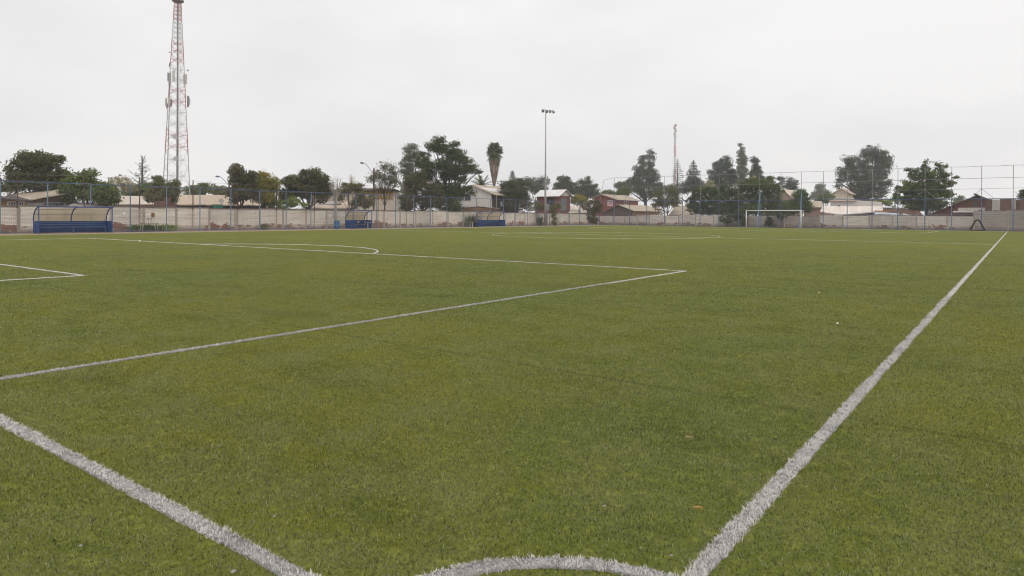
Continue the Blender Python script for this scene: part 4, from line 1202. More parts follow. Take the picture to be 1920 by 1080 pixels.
# -- dark timber shed below it
Yc = 112.6; cx_ = ony(1186, 400, Yc).x
r0 = house('shed', 'dark timber shed with tan gabled roof just behind the end wall', Vector((cx_, Yc, 0)), 'shed')
rg = ony(1161, 384.6, Yc); eR = ony(1186, 394.5, Yc); eL = ony(1131, 400, Yc); yB = onx(1236, 400, cx_).y
MB().prism([(cx_, Yc, -.1), tuple(eR), tuple(rg), tuple(eL), (eL.x, Yc, -.1)][::-1], (0, yB - Yc, 0)).build('wall', DWOOD, r0)
MB().box((cx_ + .01, Yc + .02, 0), (cx_ + .05, yB, eR.z - .05)).build('side_cladding', pm('tan_brick', (0.36, 0.22, 0.11), (0.26, 0.16, 0.085), 5, 0.9), r0)
s0 = (eR - rg).normalized(); dy = Vector((0, yB - Yc + .8, 0)); o_ = Vector((0, -.3, .08))
roof(r0, eR + s0 * .5 + o_, eR + s0 * .5 + o_ + dy, rg + o_ + dy, rg + o_, R_TAN, 0.08)
s1 = (eL - rg).normalized()
roof(r0, eL + s1 * .3 + o_ + dy, eL + s1 * .3 + o_, rg + o_, rg + o_ + dy, R_DARK, 0.08)
# -- tan roof among the bushes
Yc = 116.0
r0 = house('shed', 'shed with steep tan roof seen between the bushes behind the end wall', ony(1278, 400, Yc), 'shed')
wally(r0, [(1258, 403), (1300, 403)], Yc, 3, BRICKW)
roof(r0, ony(1254, 403.2, Yc - .3), ony(1303, 403.2, Yc - .3), ony(1296, 385.5, Yc + 3.6), ony(1266, 386, Yc + 3.6), R_TAN, 0.07)
# -- timber frame with orange beams
Yc = 114.5
r0 = thing('timber_stack', 'heap of orange brown beams right of the dark timber shed', 'timber', (ony(1238, 400, Yc).x, Yc, 0))
BEAM = pm('orange_beam', (0.40, 0.20, 0.07), (0.30, 0.15, 0.06), 2, 0.8)
for (a, b2) in (((1226, 389), (1236, 397)), ((1233, 396), (1243, 389)), ((1224, 392), (1246, 394.5)), ((1229, 384), (1229, 398)), ((1244, 386), (1244, 398)), ((1238, 392), (1248, 398))):
    MB().tube([ony(*a, Yc + random.uniform(-.4, .4)), ony(*b2, Yc + random.uniform(-.4, .4))], 0.07, 4).build('beam', BEAM, r0)
for u in (1227, 1246):
    p = ony(u, 397, Yc); MB().tube([(p.x, p.y, -.1), p], .07, 4).build('post', BEAM, r0)
# -- gabled house behind the trees right of the goal
Yc = 140.0
r0 = house('house', 'tan gabled house half hidden behind trees above the far goal', ony(1473, 400, Yc))
rg = ony(1469, 355.5, Yc); eR = ony(1486, 371, Yc); eL = ony(1452, 372, Yc)
MB().prism([(eR.x, Yc, -.1), tuple(eR), tuple(rg), tuple(eL), (eL.x, Yc, -.1)][::-1], (0, 8, 0)).build('wall', pm('tan_wall', (0.34, 0.27, 0.20), (0.27, 0.21, 0.16), 1, 0.9), r0)
o_ = Vector((0, -.4, .1)); dy = Vector((0, 8.6, 0))
roof(r0, eR + o_, eR + o_ + dy, rg + o_ + dy, rg + o_, R_CREAM, 0.12); roof(r0, eL + o_ + dy, eL + o_, rg + o_, rg + o_ + dy, R_CREAM, 0.12)
# -- low roofs right of it
Yc = 128.0
r0 = house('house', 'low house with tan roof between the far goal and the cream house', ony(1525, 400, Yc))
wally(r0, [(1508, 388), (1546, 388)], Yc, 5, pm('pink_brick', (0.33, 0.21, 0.165), (0.25, 0.16, 0.13), 3, 0.9))
roof(r0, ony(1505, 388.2, Yc - .4), ony(1548, 388.2, Yc - .4), ony(1540, 377, Yc + 4), ony(1516, 376.5, Yc + 4), R_TAN, 0.1)
# -- cream tall house
Yc = 165.0; cx_ = ony(1590.5, 400, Yc).x
r0 = house('house', 'tall cream house with small window below the large eucalyptus', Vector((cx_, Yc, 0)))
rg = ony(1577.5, 354.2, Yc); eR = ony(1590.5, 361.2, Yc); eL = ony(1564, 361.5, Yc); yB = onx(1599.5, 400, cx_).y
MB().prism([(cx_, Yc, -.1), tuple(eR), tuple(rg), tuple(eL), (eL.x, Yc, -.1)][::-1], (0, min(yB - Yc, 12), 0)).build('wall', CREAM, r0)
dy = Vector((0, min(yB - Yc, 12) + .8, 0)); o_ = Vector((0, -.4, .12))
RPINK = pm('pinkish_roofing', (0.46, 0.36, 0.30), (0.38, 0.29, 0.24), 1, 0.85, rnd=.06)
roof(r0, eR + (eR - rg).normalized() * .6 + o_, eR + (eR - rg).normalized() * .6 + o_ + dy, rg + o_ + dy, rg + o_, RPINK, 0.15)
roof(r0, eL + (eL - rg).normalized() * .6 + o_ + dy, eL + (eL - rg).normalized() * .6 + o_, rg + o_, rg + o_ + dy, RPINK, 0.15)
window(r0, ony(1576, 366.8, Yc), ony(1578.6, 364, Yc), (0, -1, 0), fr=CREAM)
for v in (362.5, 367, 371.5):
    a, b2 = ony(1564, v, Yc), ony(1590.5, v, Yc)
    MB().box((a.x, Yc - .04, a.z - .03), (b2.x, Yc - .003, a.z + .03)).build('cladding_joint', pm('joint_tan', (0.5, 0.45, 0.37), None, 1, 0.9), r0)
Yc = 158.0
r0 = house('house', 'pale low wing in front of the tall cream house', ony(1580, 400, Yc))
wally(r0, [(1557, 376), (1604, 375.5), (1646, 378)], Yc, 5, WHITEW)
roof(r0, ony(1553, 376.5, Yc - .4), ony(1606, 375.8, Yc - .4), ony(1604, 374, Yc + 4), ony(1556, 374.4, Yc + 4), RPINK, 0.15)
window(r0, ony(1571, 387, Yc), ony(1576, 384.5, Yc), (0, -1, 0))
# -- white corrugated roof shed just behind the end wall
Yc = 107.0
r0 = house('shed', 'shed with broad white corrugated roof just behind the end wall', ony(1600, 400, Yc), 'shed')
wally(r0, [(1574, 404), (1660, 397)], Yc, 3, DWOOD)
A, B_, C_, D_ = ony(1577, 402.4, Yc - .6), ony(1654, 394.6, Yc - .6), ony(1656, 386.5, Yc + 4.2), ony(1543, 387, Yc + 4.2)
A2 = ony(1537, 396.5, Yc + .6)
roof(r0, A, B_, C_, D_.lerp(C_, .28), R_CREAM2, 0.05, 12, 0.03)
roof(r0, A2, A + Vector((0, .05, 0)), D_.lerp(C_, .275), D_, R_CREAM2, 0.05, 4, 0.03)
# -- patched roofs
Yc = 105.5
r0 = house('shed', 'low shack with patched rusty roof left of the bushy tree', ony(1690, 400, Yc), 'shed')
wally(r0, [(1640, 403.5), (1728, 404)], Yc, 3, DWOOD)
roof(r0, ony(1638, 402, Yc - .4), ony(1686, 402.8, Yc - .4), ony(1684, 397.2, Yc + 1.6), ony(1645, 395.8, Yc + 1.6), pm('pale_blue_sheet', (0.60, 0.66, 0.74), (0.5, 0.55, 0.62), 1, 0.5, rnd=.08), 0.04, 4)
roof(r0, ony(1655, 396, Yc + 1.0), ony(1732, 404.5, Yc - .2), ony(1722, 394, Yc + 3.5), ony(1656, 388.5, Yc + 3.5), R_RUST, 0.05, 7, 0.04)
MB().tube([ony(1640, 395.2, Yc + .2), ony(1668, 398.3, Yc + .2)], .10, 4).build('beam', BEAM, r0)
# -- red-brown barn in the right corner
Yc = 106.5
r0 = house('barn', 'red brown timber barn with small dark window at the far right', ony(1820, 400, Yc), 'barn')
pk, lo, rt_ = ony(1833, 366.5, Yc), ony(1742, 403, Yc), ony(1862, 377, Yc)
MB().prism([(rt_.x, Yc, -.1), tuple(rt_), tuple(pk), tuple(lo), (lo.x, Yc, -.1)][::-1], (0, 6, 0)).build('wall', MWOOD, r0)
o_ = Vector((0, -.35, .08)); dy = Vector((0, 6.6, 0))
roof(r0, lo + o_ + dy, lo + o_, pk + o_, pk + o_ + dy, R_RUST, 0.10, 6)
roof(r0, rt_ + o_, rt_ + o_ + dy, pk + o_ + dy, pk + o_, R_RUST, 0.10, 5)
MB().tube([ony(1826, 363.8, Yc - .4), ony(1834, 366.5, Yc - .4)], .13, 6).build('ridge_roll', R_DARK, r0)
window(r0, ony(1824.5, 388, Yc), ony(1833, 378.5, Yc), (0, -1, 0), fr=MWOOD)
for k, (u0, u1, v0, v1) in enumerate(((1796, 1815, 389.5, 396), (1814.5, 1847, 389.3, 395.6))):
    a, b2 = ony(u0, v1, Yc - .5), ony(u1, v0, Yc - .5)
    MB().box((a.x, Yc - .55, a.z), (b2.x, Yc - .5 + .01 * k, b2.z)).build('board', SHEETG, r0)
roof(r0, ony(1786, 397.8, Yc - 1.5), ony(1842, 397.8, Yc - 1.5), ony(1840, 395.5, Yc - .3), ony(1788, 395.5, Yc - .3), SHEETG, 0.05, 5)
# -- rusty sheet wall right of it
Yc = 104.6
r0 = thing('sheet_fence', 'tall fence of rusty and grey metal sheets on the right wall', 'fence', (ony(1885, 400, Yc).x, Yc, 0))
for k, (u0, u1, v0, v1, m_) in enumerate(((1848, 1861, 373.5, 400, R_RUST), (1860, 1875, 374, 410.5, SHEETG), (1875, 1897, 373, 398.5, R_RUST), (1896.5, 1905, 373, 398.5, R_GREY), (1904.5, 1912, 374, 398, R_RUST), (1911.5, 1940, 373, 398, R_RUST), (1939, 1975, 373, 398, R_RUST))):
    a, b2 = ony(u0, v1, Yc - .06 * (k % 2)), ony(u1, v0, Yc - .06 * (k % 2))
    if k == 1:
        MB().prism([tuple(a), (a.x + .7 * (b2.x - a.x), a.y, a.z), (b2.x, b2.y, a.z + .75), tuple(b2), (a.x, a.y, b2.z)], (0, .03, 0)).build('metal_sheet', m_, r0)
    else:
        MB().box((a.x, a.y, a.z), (b2.x, a.y + .03, b2.z)).build('metal_sheet', m_, r0)
a, b2 = ony(1846, 375, Yc + .1), ony(1976, 375, Yc + .1)
MB().box((a.x, a.y, a.z - .1), (b2.x, a.y + .08, a.z)).build('rail', DWOOD, r0)
for u in (1850, 1890, 1930, 1970):
    p = ony(u, 375, Yc + .12); MB().box((p.x - .05, p.y, -.1), (p.x + .05, p.y + .1, p.z)).build('post', DWOOD, r0)

# ================================================================== TREES AND PLANTS
def leaf_quads(C, size, rng, flat=0.0, aspect=0.5):
    n = len(C)
    a = rng.normal(size=(n, 3)); a[:, 2] = a[:, 2] * (1 - flat) - 0.25
    a /= np.linalg.norm(a, axis=1, keepdims=True)
    b_ = rng.normal(size=(n, 3)); b_ -= (b_ * a).sum(1, keepdims=True) * a
    b_ /= np.linalg.norm(b_, axis=1, keepdims=True)
    nn = np.cross(a, b_)
    s = (size * (0.65 + 0.7 * rng.random(n)))[:, None]
    V = np.stack([C - a * s * .5, C + b_ * s * aspect * .5 - nn * s * .10, C + a * s * .5, C - b_ * s * aspect * .5 - nn * s * .10], 1).reshape(-1, 3)
    i = np.arange(n)[:, None] * 4
    return V, [i + np.array([[0, 1, 2, 3]])]
def wall_depth(u):
    """distance at which a sight line passes the boundary walls"""
    r_ = ray(u, 402)
    t = [(WX - 1.8 - CAM.x) / r_.x] if r_.x < 0 else []
    t += [(BC + 3.4 - CAM.y - BS * CAM.x) / (r_.y + BS * r_.x)]
    return min(q for q in t if q > 0)
def crown_points(lobes, n, rng, clump_r, per=14, hollow=0.45):
    n = n * 2.6
    per = per * 3.0
    clump_r = clump_r * 0.95
    vol = np.array([lo[1] * lo[2] * lo[3] for lo in lobes]) ** 0.75
    vol /= vol.sum()
    out_, cl_ = [], []
    for (c, rx, ry, rz), q in zip(lobes, vol):
        m_ = max(3, int(n * q / per))
        d = rng.normal(size=(m_, 3)); d /= np.linalg.norm(d, axis=1, keepdims=True)
        r = (hollow + (1 - hollow) * rng.random(m_) ** 0.6)[:, None]
        cc_ = np.array(c) + d * r * np.array([rx, ry, rz])
        cl_.append(cc_)
        k = rng.poisson(per, m_)
        cr = clump_r * (0.6 + 0.8 * rng.random(m_))
        g_ = rng.normal(size=(k.sum(), 3)); g_ /= np.linalg.norm(g_, axis=1, keepdims=True); g_ *= rng.random((k.sum(), 1)) ** 0.45
        C = np.repeat(cc_, k, 0) + g_ * np.repeat(cr, k)[:, None] * np.array([1, 1, .6]) * 1.55
        out_.append(C)
    return np.concatenate(out_), np.concatenate(cl_)
SEED = [100]
def tree(label, d, lobes, n, leaf, mat_, trunk_u=None, tr=0.16, clump=None, per=14, bark=BARK, hollow=0.45, forks=10, name='tree', base_z=0.0, group=None, lean_u=0.0, flat=0.0, aspect=0.5, cat='tree', low=None, front=False):
    """lobes: (u, v, ru, rv) seen from the survey point at distance d"""
    SEED[0] += 1
    rng = np.random.default_rng(SEED[0])
    if not front:
        d = max(d, wall_depth(np.mean([lo[0] for lo in lobes]) if trunk_u is None else trunk_u))
    leaf *= 0.80
    k = d / FPX
    L_ = []
    for i, lo in enumerate(lobes):
        u, v, ru, rv = lo[:4]
        dd = lo[4] if len(lo) > 4 else rng.uniform(-.35, .35) * ru * k
        c = atd(u, v, d + dd)
        L_.append((c, ru * k * .92, ru * k * .86, rv * k * .90))
    um = np.mean([lo[0] for lo in lobes]) if trunk_u is None else trunk_u
    bs = atd(um, 402, d); bs.z = base_z
    r0 = thing(name, label, cat, bs, group)
    clump = clump or leaf * 1.5
    C, cls = crown_points(L_, n, rng, clump, per, hollow)
    zmin = (low if low is not None else 0.25) + base_z
    C = C[C[:, 2] > zmin]
    V, P = leaf_quads(C, leaf, rng, flat, aspect)
    V = V - np.array(bs)
    o = link('crown', npmesh('crown', V, P), mat_, r0)
    # trunk and limbs
    mb = MB()
    tops = sorted(L_, key=lambda q: -q[0].z)
    ctr = sum((Vector(q[0]) for q in L_), Vector()) / len(L_)
    fork = Vector((bs.x * .6 + ctr.x * .4, bs.y * .6 + ctr.y * .4, base_z + (ctr.z - base_z) * 0.42))
    mb.tube([bs - Vector((0, 0, .15)), bs.lerp(fork, .5) + Vector((rng.uniform(-.1, .1), rng.uniform(-.1, .1), 0)), fork], [tr * 1.15, tr * .95, tr * .8], 7)
    idx = rng.permutation(len(cls))[:forks]
    for lo in L_:
        c = Vector(lo[0])
        mid = fork.lerp(c, .5) + Vector((rng.uniform(-.2, .2), rng.uniform(-.2, .2), .15))
        mb.tube([fork, mid, c, c + Vector((0, 0, lo[3] * .5))], [tr * .45, tr * .3, tr * .18, tr * .05], 5, cap=False)
    for j in idx:
        e = Vector(cls[j])
        lo = min(L_, key=lambda q: (Vector(q[0]) - e).length)
        s = fork.lerp(Vector(lo[0]), rng.uniform(.3, .95))
        mb.tube([s, s.lerp(e, .5) + Vector((0, 0, .1)), e], [tr * .2, tr * .13, tr * .05], 4, cap=False)
    mb.build('trunk', bark, r0, True)
    return r0

F_DARK = foliage('leaf_dark_olive', (0.05, 0.062, 0.022), (0.11, 0.112, 0.044), (0.105, 0.092, 0.044))
F_OLIVE = foliage('leaf_olive', (0.105, 0.112, 0.042), (0.168, 0.161, 0.070), (0.140, 0.119, 0.063))
F_GREEN = foliage('leaf_green', (0.07, 0.108, 0.028), (0.145, 0.18, 0.05), (0.09, 0.12, 0.036))
F_DEEP = foliage('leaf_deep_green', (0.034, 0.058, 0.017), (0.080, 0.102, 0.030), (0.054, 0.076, 0.021))
F_YEL = foliage('leaf_yellow_green', (0.126, 0.147, 0.031), (0.231, 0.210, 0.049), (0.266, 0.210, 0.042))
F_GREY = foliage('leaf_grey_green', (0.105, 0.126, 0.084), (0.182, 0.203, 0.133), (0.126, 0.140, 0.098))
F_BRN = foliage('leaf_brownish', (0.062, 0.058, 0.027), (0.125, 0.108, 0.050), (0.085, 0.085, 0.038))
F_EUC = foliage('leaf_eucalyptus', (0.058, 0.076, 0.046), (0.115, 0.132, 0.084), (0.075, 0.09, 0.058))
F_CON = foliage('leaf_conifer', (0.036, 0.058, 0.032), (0.072, 0.096, 0.052), (0.05, 0.072, 0.038))
F_VINE = foliage('leaf_vine', (0.119, 0.175, 0.035), (0.210, 0.252, 0.063), (0.154, 0.182, 0.042))
F_PALE = foliage('leaf_pale', (0.224, 0.210, 0.105), (0.336, 0.294, 0.161), (0.182, 0.189, 0.091))

# ---- left group, behind the side wall
tree('large dark olive tree at the far left above the ochre house', 66, [(40, 318, 26, 22), (72, 302, 34, 20), (96, 322, 26, 24), (62, 338, 40, 20), (30, 345, 18, 18), (92, 350, 30, 18), (112, 338, 16, 18), (50, 292, 12, 10), (105, 300, 14, 10)], 7500, .30, F_DARK, 66, .26, clump=.42, per=16)
tree('small dark tree cut by the left picture edge', 64, [(4, 360, 18, 18), (-20, 352, 24, 24)], 1600, .28, F_DARK, -6, .14)
tree('bright green tree between the left brick house and the telecom tower', 63, [(140, 342, 20, 18), (160, 352, 26, 22), (190, 362, 24, 20), (208, 366, 18, 18), (128, 362, 16, 18), (165, 328, 12, 9)], 4800, .30, F_GREEN, 165, .18, clump=.4)
tree('pale dry tree behind the bright green tree on the left', 84, [(215, 346, 14, 16), (232, 340, 14, 16), (245, 352, 12, 14), (205, 352, 9, 14)], 900, .24, F_PALE, 228, .10, bark=BARK_PALE, forks=26, per=6)
tree('hazy green round tree right of the pale dry tree', 88, [(256, 358, 18, 14), (275, 356, 16, 14), (240, 364, 14, 10)], 1500, .34, F_GREEN, 262, .14)
tree('olive grey tree in front of the telecom tower foot', 69, [(300, 352, 18, 18), (320, 358, 16, 18), (288, 366, 18, 16), (310, 372, 22, 12), (296, 338, 10, 8), (326, 345, 9, 9)], 4600, .22, F_OLIVE, 306, .12, clump=.28, forks=20)
tree('distant green tree right of the telecom tower', 112, [(372, 356, 20, 11), (388, 352, 14, 9), (356, 360, 14, 9)], 1300, .42, F_GREEN, 372, .16)
tree('distant olive tree beneath the left street lamp', 116, [(412, 358, 20, 9), (436, 360, 18, 9), (400, 355, 10, 8)], 1000, .42, F_OLIVE, 415, .16)
tree('dark brown leaved tree with leaning crown right of the left street lamp', 66, [(442, 320, 12, 14), (450, 340, 16, 16), (462, 358, 22, 20), (440, 366, 16, 16), (468, 332, 12, 12)], 3600, .30, F_BRN, 452, .16, clump=.36, forks=16)
tree('yellow tinged round tree beside the brown leaved tree', 72, [(488, 336, 18, 16), (500, 348, 20, 18), (512, 342, 12, 14), (494, 366, 24, 18), (478, 352, 16, 20)], 4600, .26, F_YEL, 494, .18, clump=.34)
tree('open dark leaved tree left of the bare branched tree', 67, [(548, 342, 24, 14), (580, 330, 20, 14), (598, 340, 20, 18), (570, 356, 34, 16), (606, 364, 16, 18), (540, 366, 22, 14), (588, 322, 10, 7), (612, 350, 10, 10)], 4600, .32, F_DARK, 578, .18, clump=.40, per=10, forks=30, hollow=.3)
tree('leafy vine spilling over the left wall', 64.2, [(508, 378, 16, 9), (530, 384, 18, 9), (550, 378, 14, 10), (527, 397, 5, 9), (570, 384, 9, 5), (505, 386, 10, 6)], 1700, .22, F_VINE, 528, .05, name='vine', base_z=0, cat='vine', low=1.6)
tree('thin olive shrub behind the wall left of the short dugout', 74, [(650, 352, 16, 12), (668, 350, 12, 10), (636, 366, 10, 14), (676, 352, 10, 8)], 1100, .24, F_OLIVE, 655, .09, forks=22, per=7)
tree('speckled shrub in front of the cream house', 80, [(672, 376, 10, 14), (686, 380, 12, 12), (696, 374, 9, 14), (664, 384, 8, 8), (680, 366, 8, 7)], 1500, .22, F_OLIVE, 684, .09, forks=24, per=8)
tree('slender sparse tree with thin stems beside the street lamp pole', 84, [(722, 312, 13, 12), (736, 320, 14, 16), (708, 328, 14, 14), (726, 338, 20, 14), (695, 334, 10, 12), (742, 344, 10, 12), (716, 352, 14, 10)], 1500, .24, F_BRN, 722, .11, bark=BARK, forks=40, per=5, hollow=.2, clump=.5)
# bare tree
def bare_tree(label, d, u, vt, spread, m_, n=26):
    SEED[0] += 1; rng = random.Random(SEED[0])
    bs = atd(u, 402, d); bs.z = 0; k = d / FPX
    top = atd(u, vt, d).z
    r0 = thing('bare_tree', label, 'tree', bs)
    MB().tube([bs, bs + Vector((0, 0, top * .45)), bs + Vector((.1, .05, top * .7))], [.14, .10, .06], 6).build('trunk', m_, r0)
    mb = MB()
    for j in range(n):
        s = bs + Vector((0, 0, top * rng.uniform(.42, .7)))
        ang_ = rng.uniform(0, 6.28); ln = spread * k * rng.uniform(.5, 1)
        e = s + RT0 * math.cos(ang_) * ln + Vector((FW.x, FW.y, 0)) * math.sin(ang_) * ln
        e.z = top * rng.uniform(.8, 1.0)
        mb.tube([s, s.lerp(e, .55) + Vector((0, 0, -.15)), e], [.035, .022, .008], 4, cap=False)
        for _ in range(3):
            q = s.lerp(e, rng.uniform(.4, .9)); mb.tube([q, q + Vector((rng.uniform(-.5, .5), rng.uniform(-.5, .5), rng.uniform(.3, .8)))], [.014, .005], 3, cap=False)
    o = mb.build('branches', m_, r0); o['kind'] = 'stuff'
    return r0
bare_tree('bare branched tree left of the short dugout', 78, 630, 328, 16, pm('dead_bark', (0.34, 0.30, 0.26), (0.26, 0.23, 0.2), 4, .9))
bare_tree('bare pale twiggy tree behind the thin olive shrub', 92, 660, 322, 8, pm('dead_bark2', (0.42, 0.38, 0.28), (0.34, 0.3, 0.22), 4, .9), 18)

# ---- conifers
def conifer(label, d, u, vt, vb, half, m_, tiers, n_leaf, leaf, droop=.1, up=0.0, sparse=1.0, bark=BARK, name='conifer', tr=.16, width_pow=1.0, ragged=0.0):
    SEED[0] += 1; rng = np.random.default_rng(SEED[0])
    k = d / FPX
    bs = atd(u, 402, d); bs.z = 0
    zt, zb = atd(u, vt, d).z, max(.5, atd(u, vb, d).z)
    r0 = thing(name, label, 'tree', bs)
    mb = MB(); mb.tube([bs, (bs.x, bs.y, zb), (bs.x, bs.y, zt)], [tr, tr * .9, tr * .12], 6)
    pts = []
    for t in range(tiers):
        f = t / max(1, tiers - 1)
        z = zb + (zt - zb) * f
        rad = half * k * (1 - f) ** width_pow * rng.uniform(.8, 1.1) + .12
        nb = int(rng.integers(5, 8))
        a0 = rng.uniform(0, 6.28)
        for j in range(nb):
            if rng.random() > sparse: continue
            a = a0 + j * 6.283 / nb + rng.uniform(-.2, .2)
            rr = rad * rng.uniform(.75, 1.08)
            e = Vector((bs.x + math.cos(a) * rr, bs.y + math.sin(a) * rr, z + rr * (up - droop)))
            if ragged:
                zo = rng.normal() * ragged; e.z += zo + rng.normal() * ragged * .5
                e = Vector((bs.x, bs.y, z)).lerp(e, rng.uniform(.45, 1.15))
            s = Vector((bs.x, bs.y, z))
            mb.tube([s, s.lerp(e, .6) + Vector((0, 0, -.04 * rr)), e], [tr * .22, tr * .14, tr * .04], 4, cap=False)
            m2 = max(3, int(n_leaf * rr / (half * k)))
            tt = rng.random(m2) ** .7
            P = np.array(s)[None] * (1 - tt[:, None]) + np.array(e)[None] * tt[:, None]
            P += rng.normal(size=P.shape) * np.array([.10, .10, .05]) * (rr * .55 + .15) * (0.5 + tt[:, None] * .5)
            pts.append(P)
    C = np.concatenate(pts)
    V, P = leaf_quads(C, leaf, rng, .3, .4)
    link('crown', npmesh('crown', V - np.array(bs), P), m_, r0)
    mb.build('trunk', bark, r0, True)
    return r0
conifer('half bare dark conifer left of the telecom tower', 96, 266.5, 295, 350, 24, foliage('needle_dry', (0.084, 0.063, 0.056), (0.140, 0.112, 0.098)), 13, 7, .26, droop=-.35, sparse=.75, width_pow=.7, tr=.2, ragged=.45, bark=pm('dry_bark', (.11, .09, .085), None, 4, .9))

# ---- the big pair in the middle
tree('tall grey green eucalyptus at the left of the big tree', 104, [(770, 285, 14, 18), (762, 312, 14, 20), (782, 292, 12, 16), (765, 345, 14, 24), (772, 330, 14, 20), (756, 370, 10, 18)], 3600, .30, F_GREY, 770, .2, clump=.42, forks=14)
tree('rusty brown dense tree below the big spreading tree', 95, [(775, 345, 18, 20), (768, 375, 20, 20), (792, 360, 20, 26), (808, 376, 20, 18), (812, 354, 14, 14), (822, 366, 12, 14), (760, 390, 12, 14), (788, 330, 12, 14)], 8500, .25, F_BRN, 791, .24, clump=.36)
tree('big spreading dark green tree with open crown over the left wall', 96, [
    (816, 275, 20, 14), (838, 282, 20, 16), (824, 262, 12, 8), (856, 292, 20, 15), (852, 270, 10, 8), (872, 302, 16, 12), (885, 316, 14, 9), (862, 318, 24, 12), (834, 310, 24, 14),
    (806, 312, 24, 14), (790, 305, 16, 12), (800, 330, 20, 12), (842, 330, 22, 12), (866, 338, 14, 8), (845, 356, 22, 20), (822, 348, 12, 12), (830, 378, 20, 22), (852, 382, 16, 18), (862, 364, 12, 16), (876, 354, 10, 9), (884, 362, 7, 9), (842, 398, 14, 12), (797, 293, 10, 9), (895, 322, 7, 5)],
    17500, .25, F_DEEP, 834, .26, clump=.40, per=15, forks=70, hollow=.25, low=.9)

# ---- palms
def frond_feather(mb, s, dirv, ln, sag, nl=16, w_=.05, ll=.55):
    pts = []
    side = dirv.cross(Vector((0, 0, 1))).normalized()
    for i in range(nl + 1):
        t = i / nl
        pts.append(s + dirv * ln * t + Vector((0, 0, -sag * t * t)))
    mb.tube(pts[::2] if nl % 2 == 0 else pts, .022, 3, cap=False)
    for i in range(2, nl + 1):
        p = pts[i]; q = ll * (1 - .5 * abs(i / nl - .45))
        fwd = (pts[i] - pts[i - 1]).normalized()
        for s_ in (-1, 1):
            e = p + (side * s_ * .8 + fwd * .7 + Vector((0, 0, -.25))).normalized() * q
            mb.add([p - fwd * w_, p + fwd * w_, e], [(0, 1, 2)])
d = 130; k = d / FPX
bs = atd(926.5, 402, d); bs.z = 0
r0 = thing('palm_tree', 'tall fan palm with a brown skirt of dead fronds', 'palm', bs)
zt = atd(926, 282, d).z; zc = atd(926, 300, d).z; zs = atd(926, 338, d).z
MB().tube([bs, (bs.x, bs.y, zs), (bs.x, bs.y, zt)], [.32, .24, .2], 8).build('trunk', BARK_PALE, r0, True)
rng = random.Random(5); mb = MB(); mbd = MB()
for j in range(210):
    a = rng.uniform(0, 6.283); el = rng.uniform(-.7, 1.3)
    dv = Vector((math.cos(a) * math.cos(el), math.sin(a) * math.cos(el), math.sin(el)))
    c0 = Vector((bs.x, bs.y, zt + rng.uniform(-1.1, .5)))
    ln = rng.uniform(1.3, 2.2)
    h0 = c0 + dv * ln * .55
    sd_ = dv.cross(Vector((0, 0, 1))).normalized(); up_ = sd_.cross(dv)
    mb.tube([c0, h0], .018, 3, cap=False)
    for q in range(9):
        an = (q - 4) * .28
        e = h0 + (dv * math.cos(an) + sd_ * math.sin(an)) * .85 + Vector((0, 0, -.2 - .3 * abs(math.sin(an))))
        nb_ = (sd_ * math.cos(an) - dv * math.sin(an)) * .10
        mb.add([h0 - nb_, h0 + nb_, e], [(0, 1, 2)])
mb.build('crown', foliage('palm_leaf', (0.07, 0.1, 0.04), (0.15, 0.175, 0.07), (0.17, 0.16, 0.07)), r0)
for j in range(1100):
    a = rng.uniform(0, 6.283); t = rng.random()
    z = zs + (zc + .4 - zs) * t
    wid = .28 + (10.5 * k - .28) * (t ** .75)
    rr = wid * rng.uniform(.45, 1.12)
    p = Vector((bs.x + math.cos(a) * rr, bs.y + math.sin(a) * rr, z))
    e = p + Vector((-math.cos(a) * .10 + rng.uniform(-.12, .12), -math.sin(a) * .10 + rng.uniform(-.12, .12), -rng.uniform(.6, 1.2)))
    sd_ = Vector((-math.sin(a), math.cos(a), 0)) * rng.uniform(.05, .12)
    mbd.add([p - sd_, p + sd_, e + sd_ * .4, e - sd_ * .4], [(0, 1, 2, 3)])
mbd.build('dead_fronds', foliage('palm_skirt', (0.10, 0.075, 0.06), (0.34, 0.27, 0.22), (0.16, 0.125, 0.10), .1), r0)
d = 126
bs = atd(903, 402, d); bs.z = 0
r0 = thing('palm_tree', 'low feather palm showing above the white house roof', 'palm', bs)
zt = atd(903, 349, d).z
MB().tube([bs, (bs.x, bs.y, zt)], [.4, .34], 8).build('trunk', BARK, r0, True)
mb = MB()
for j in range(34):
    a = rng.uniform(0, 6.283); el = rng.uniform(.05, 1.3)
    dv = Vector((math.cos(a) * math.cos(el), math.sin(a) * math.cos(el), math.sin(el)))
    frond_feather(mb, Vector((bs.x, bs.y, zt)), dv, rng.uniform(2.1, 2.9), .9 * math.cos(el) + .1)
mb.build('crown', foliage('feather_leaf', (0.056, 0.077, 0.028), (0.112, 0.140, 0.049)), r0)

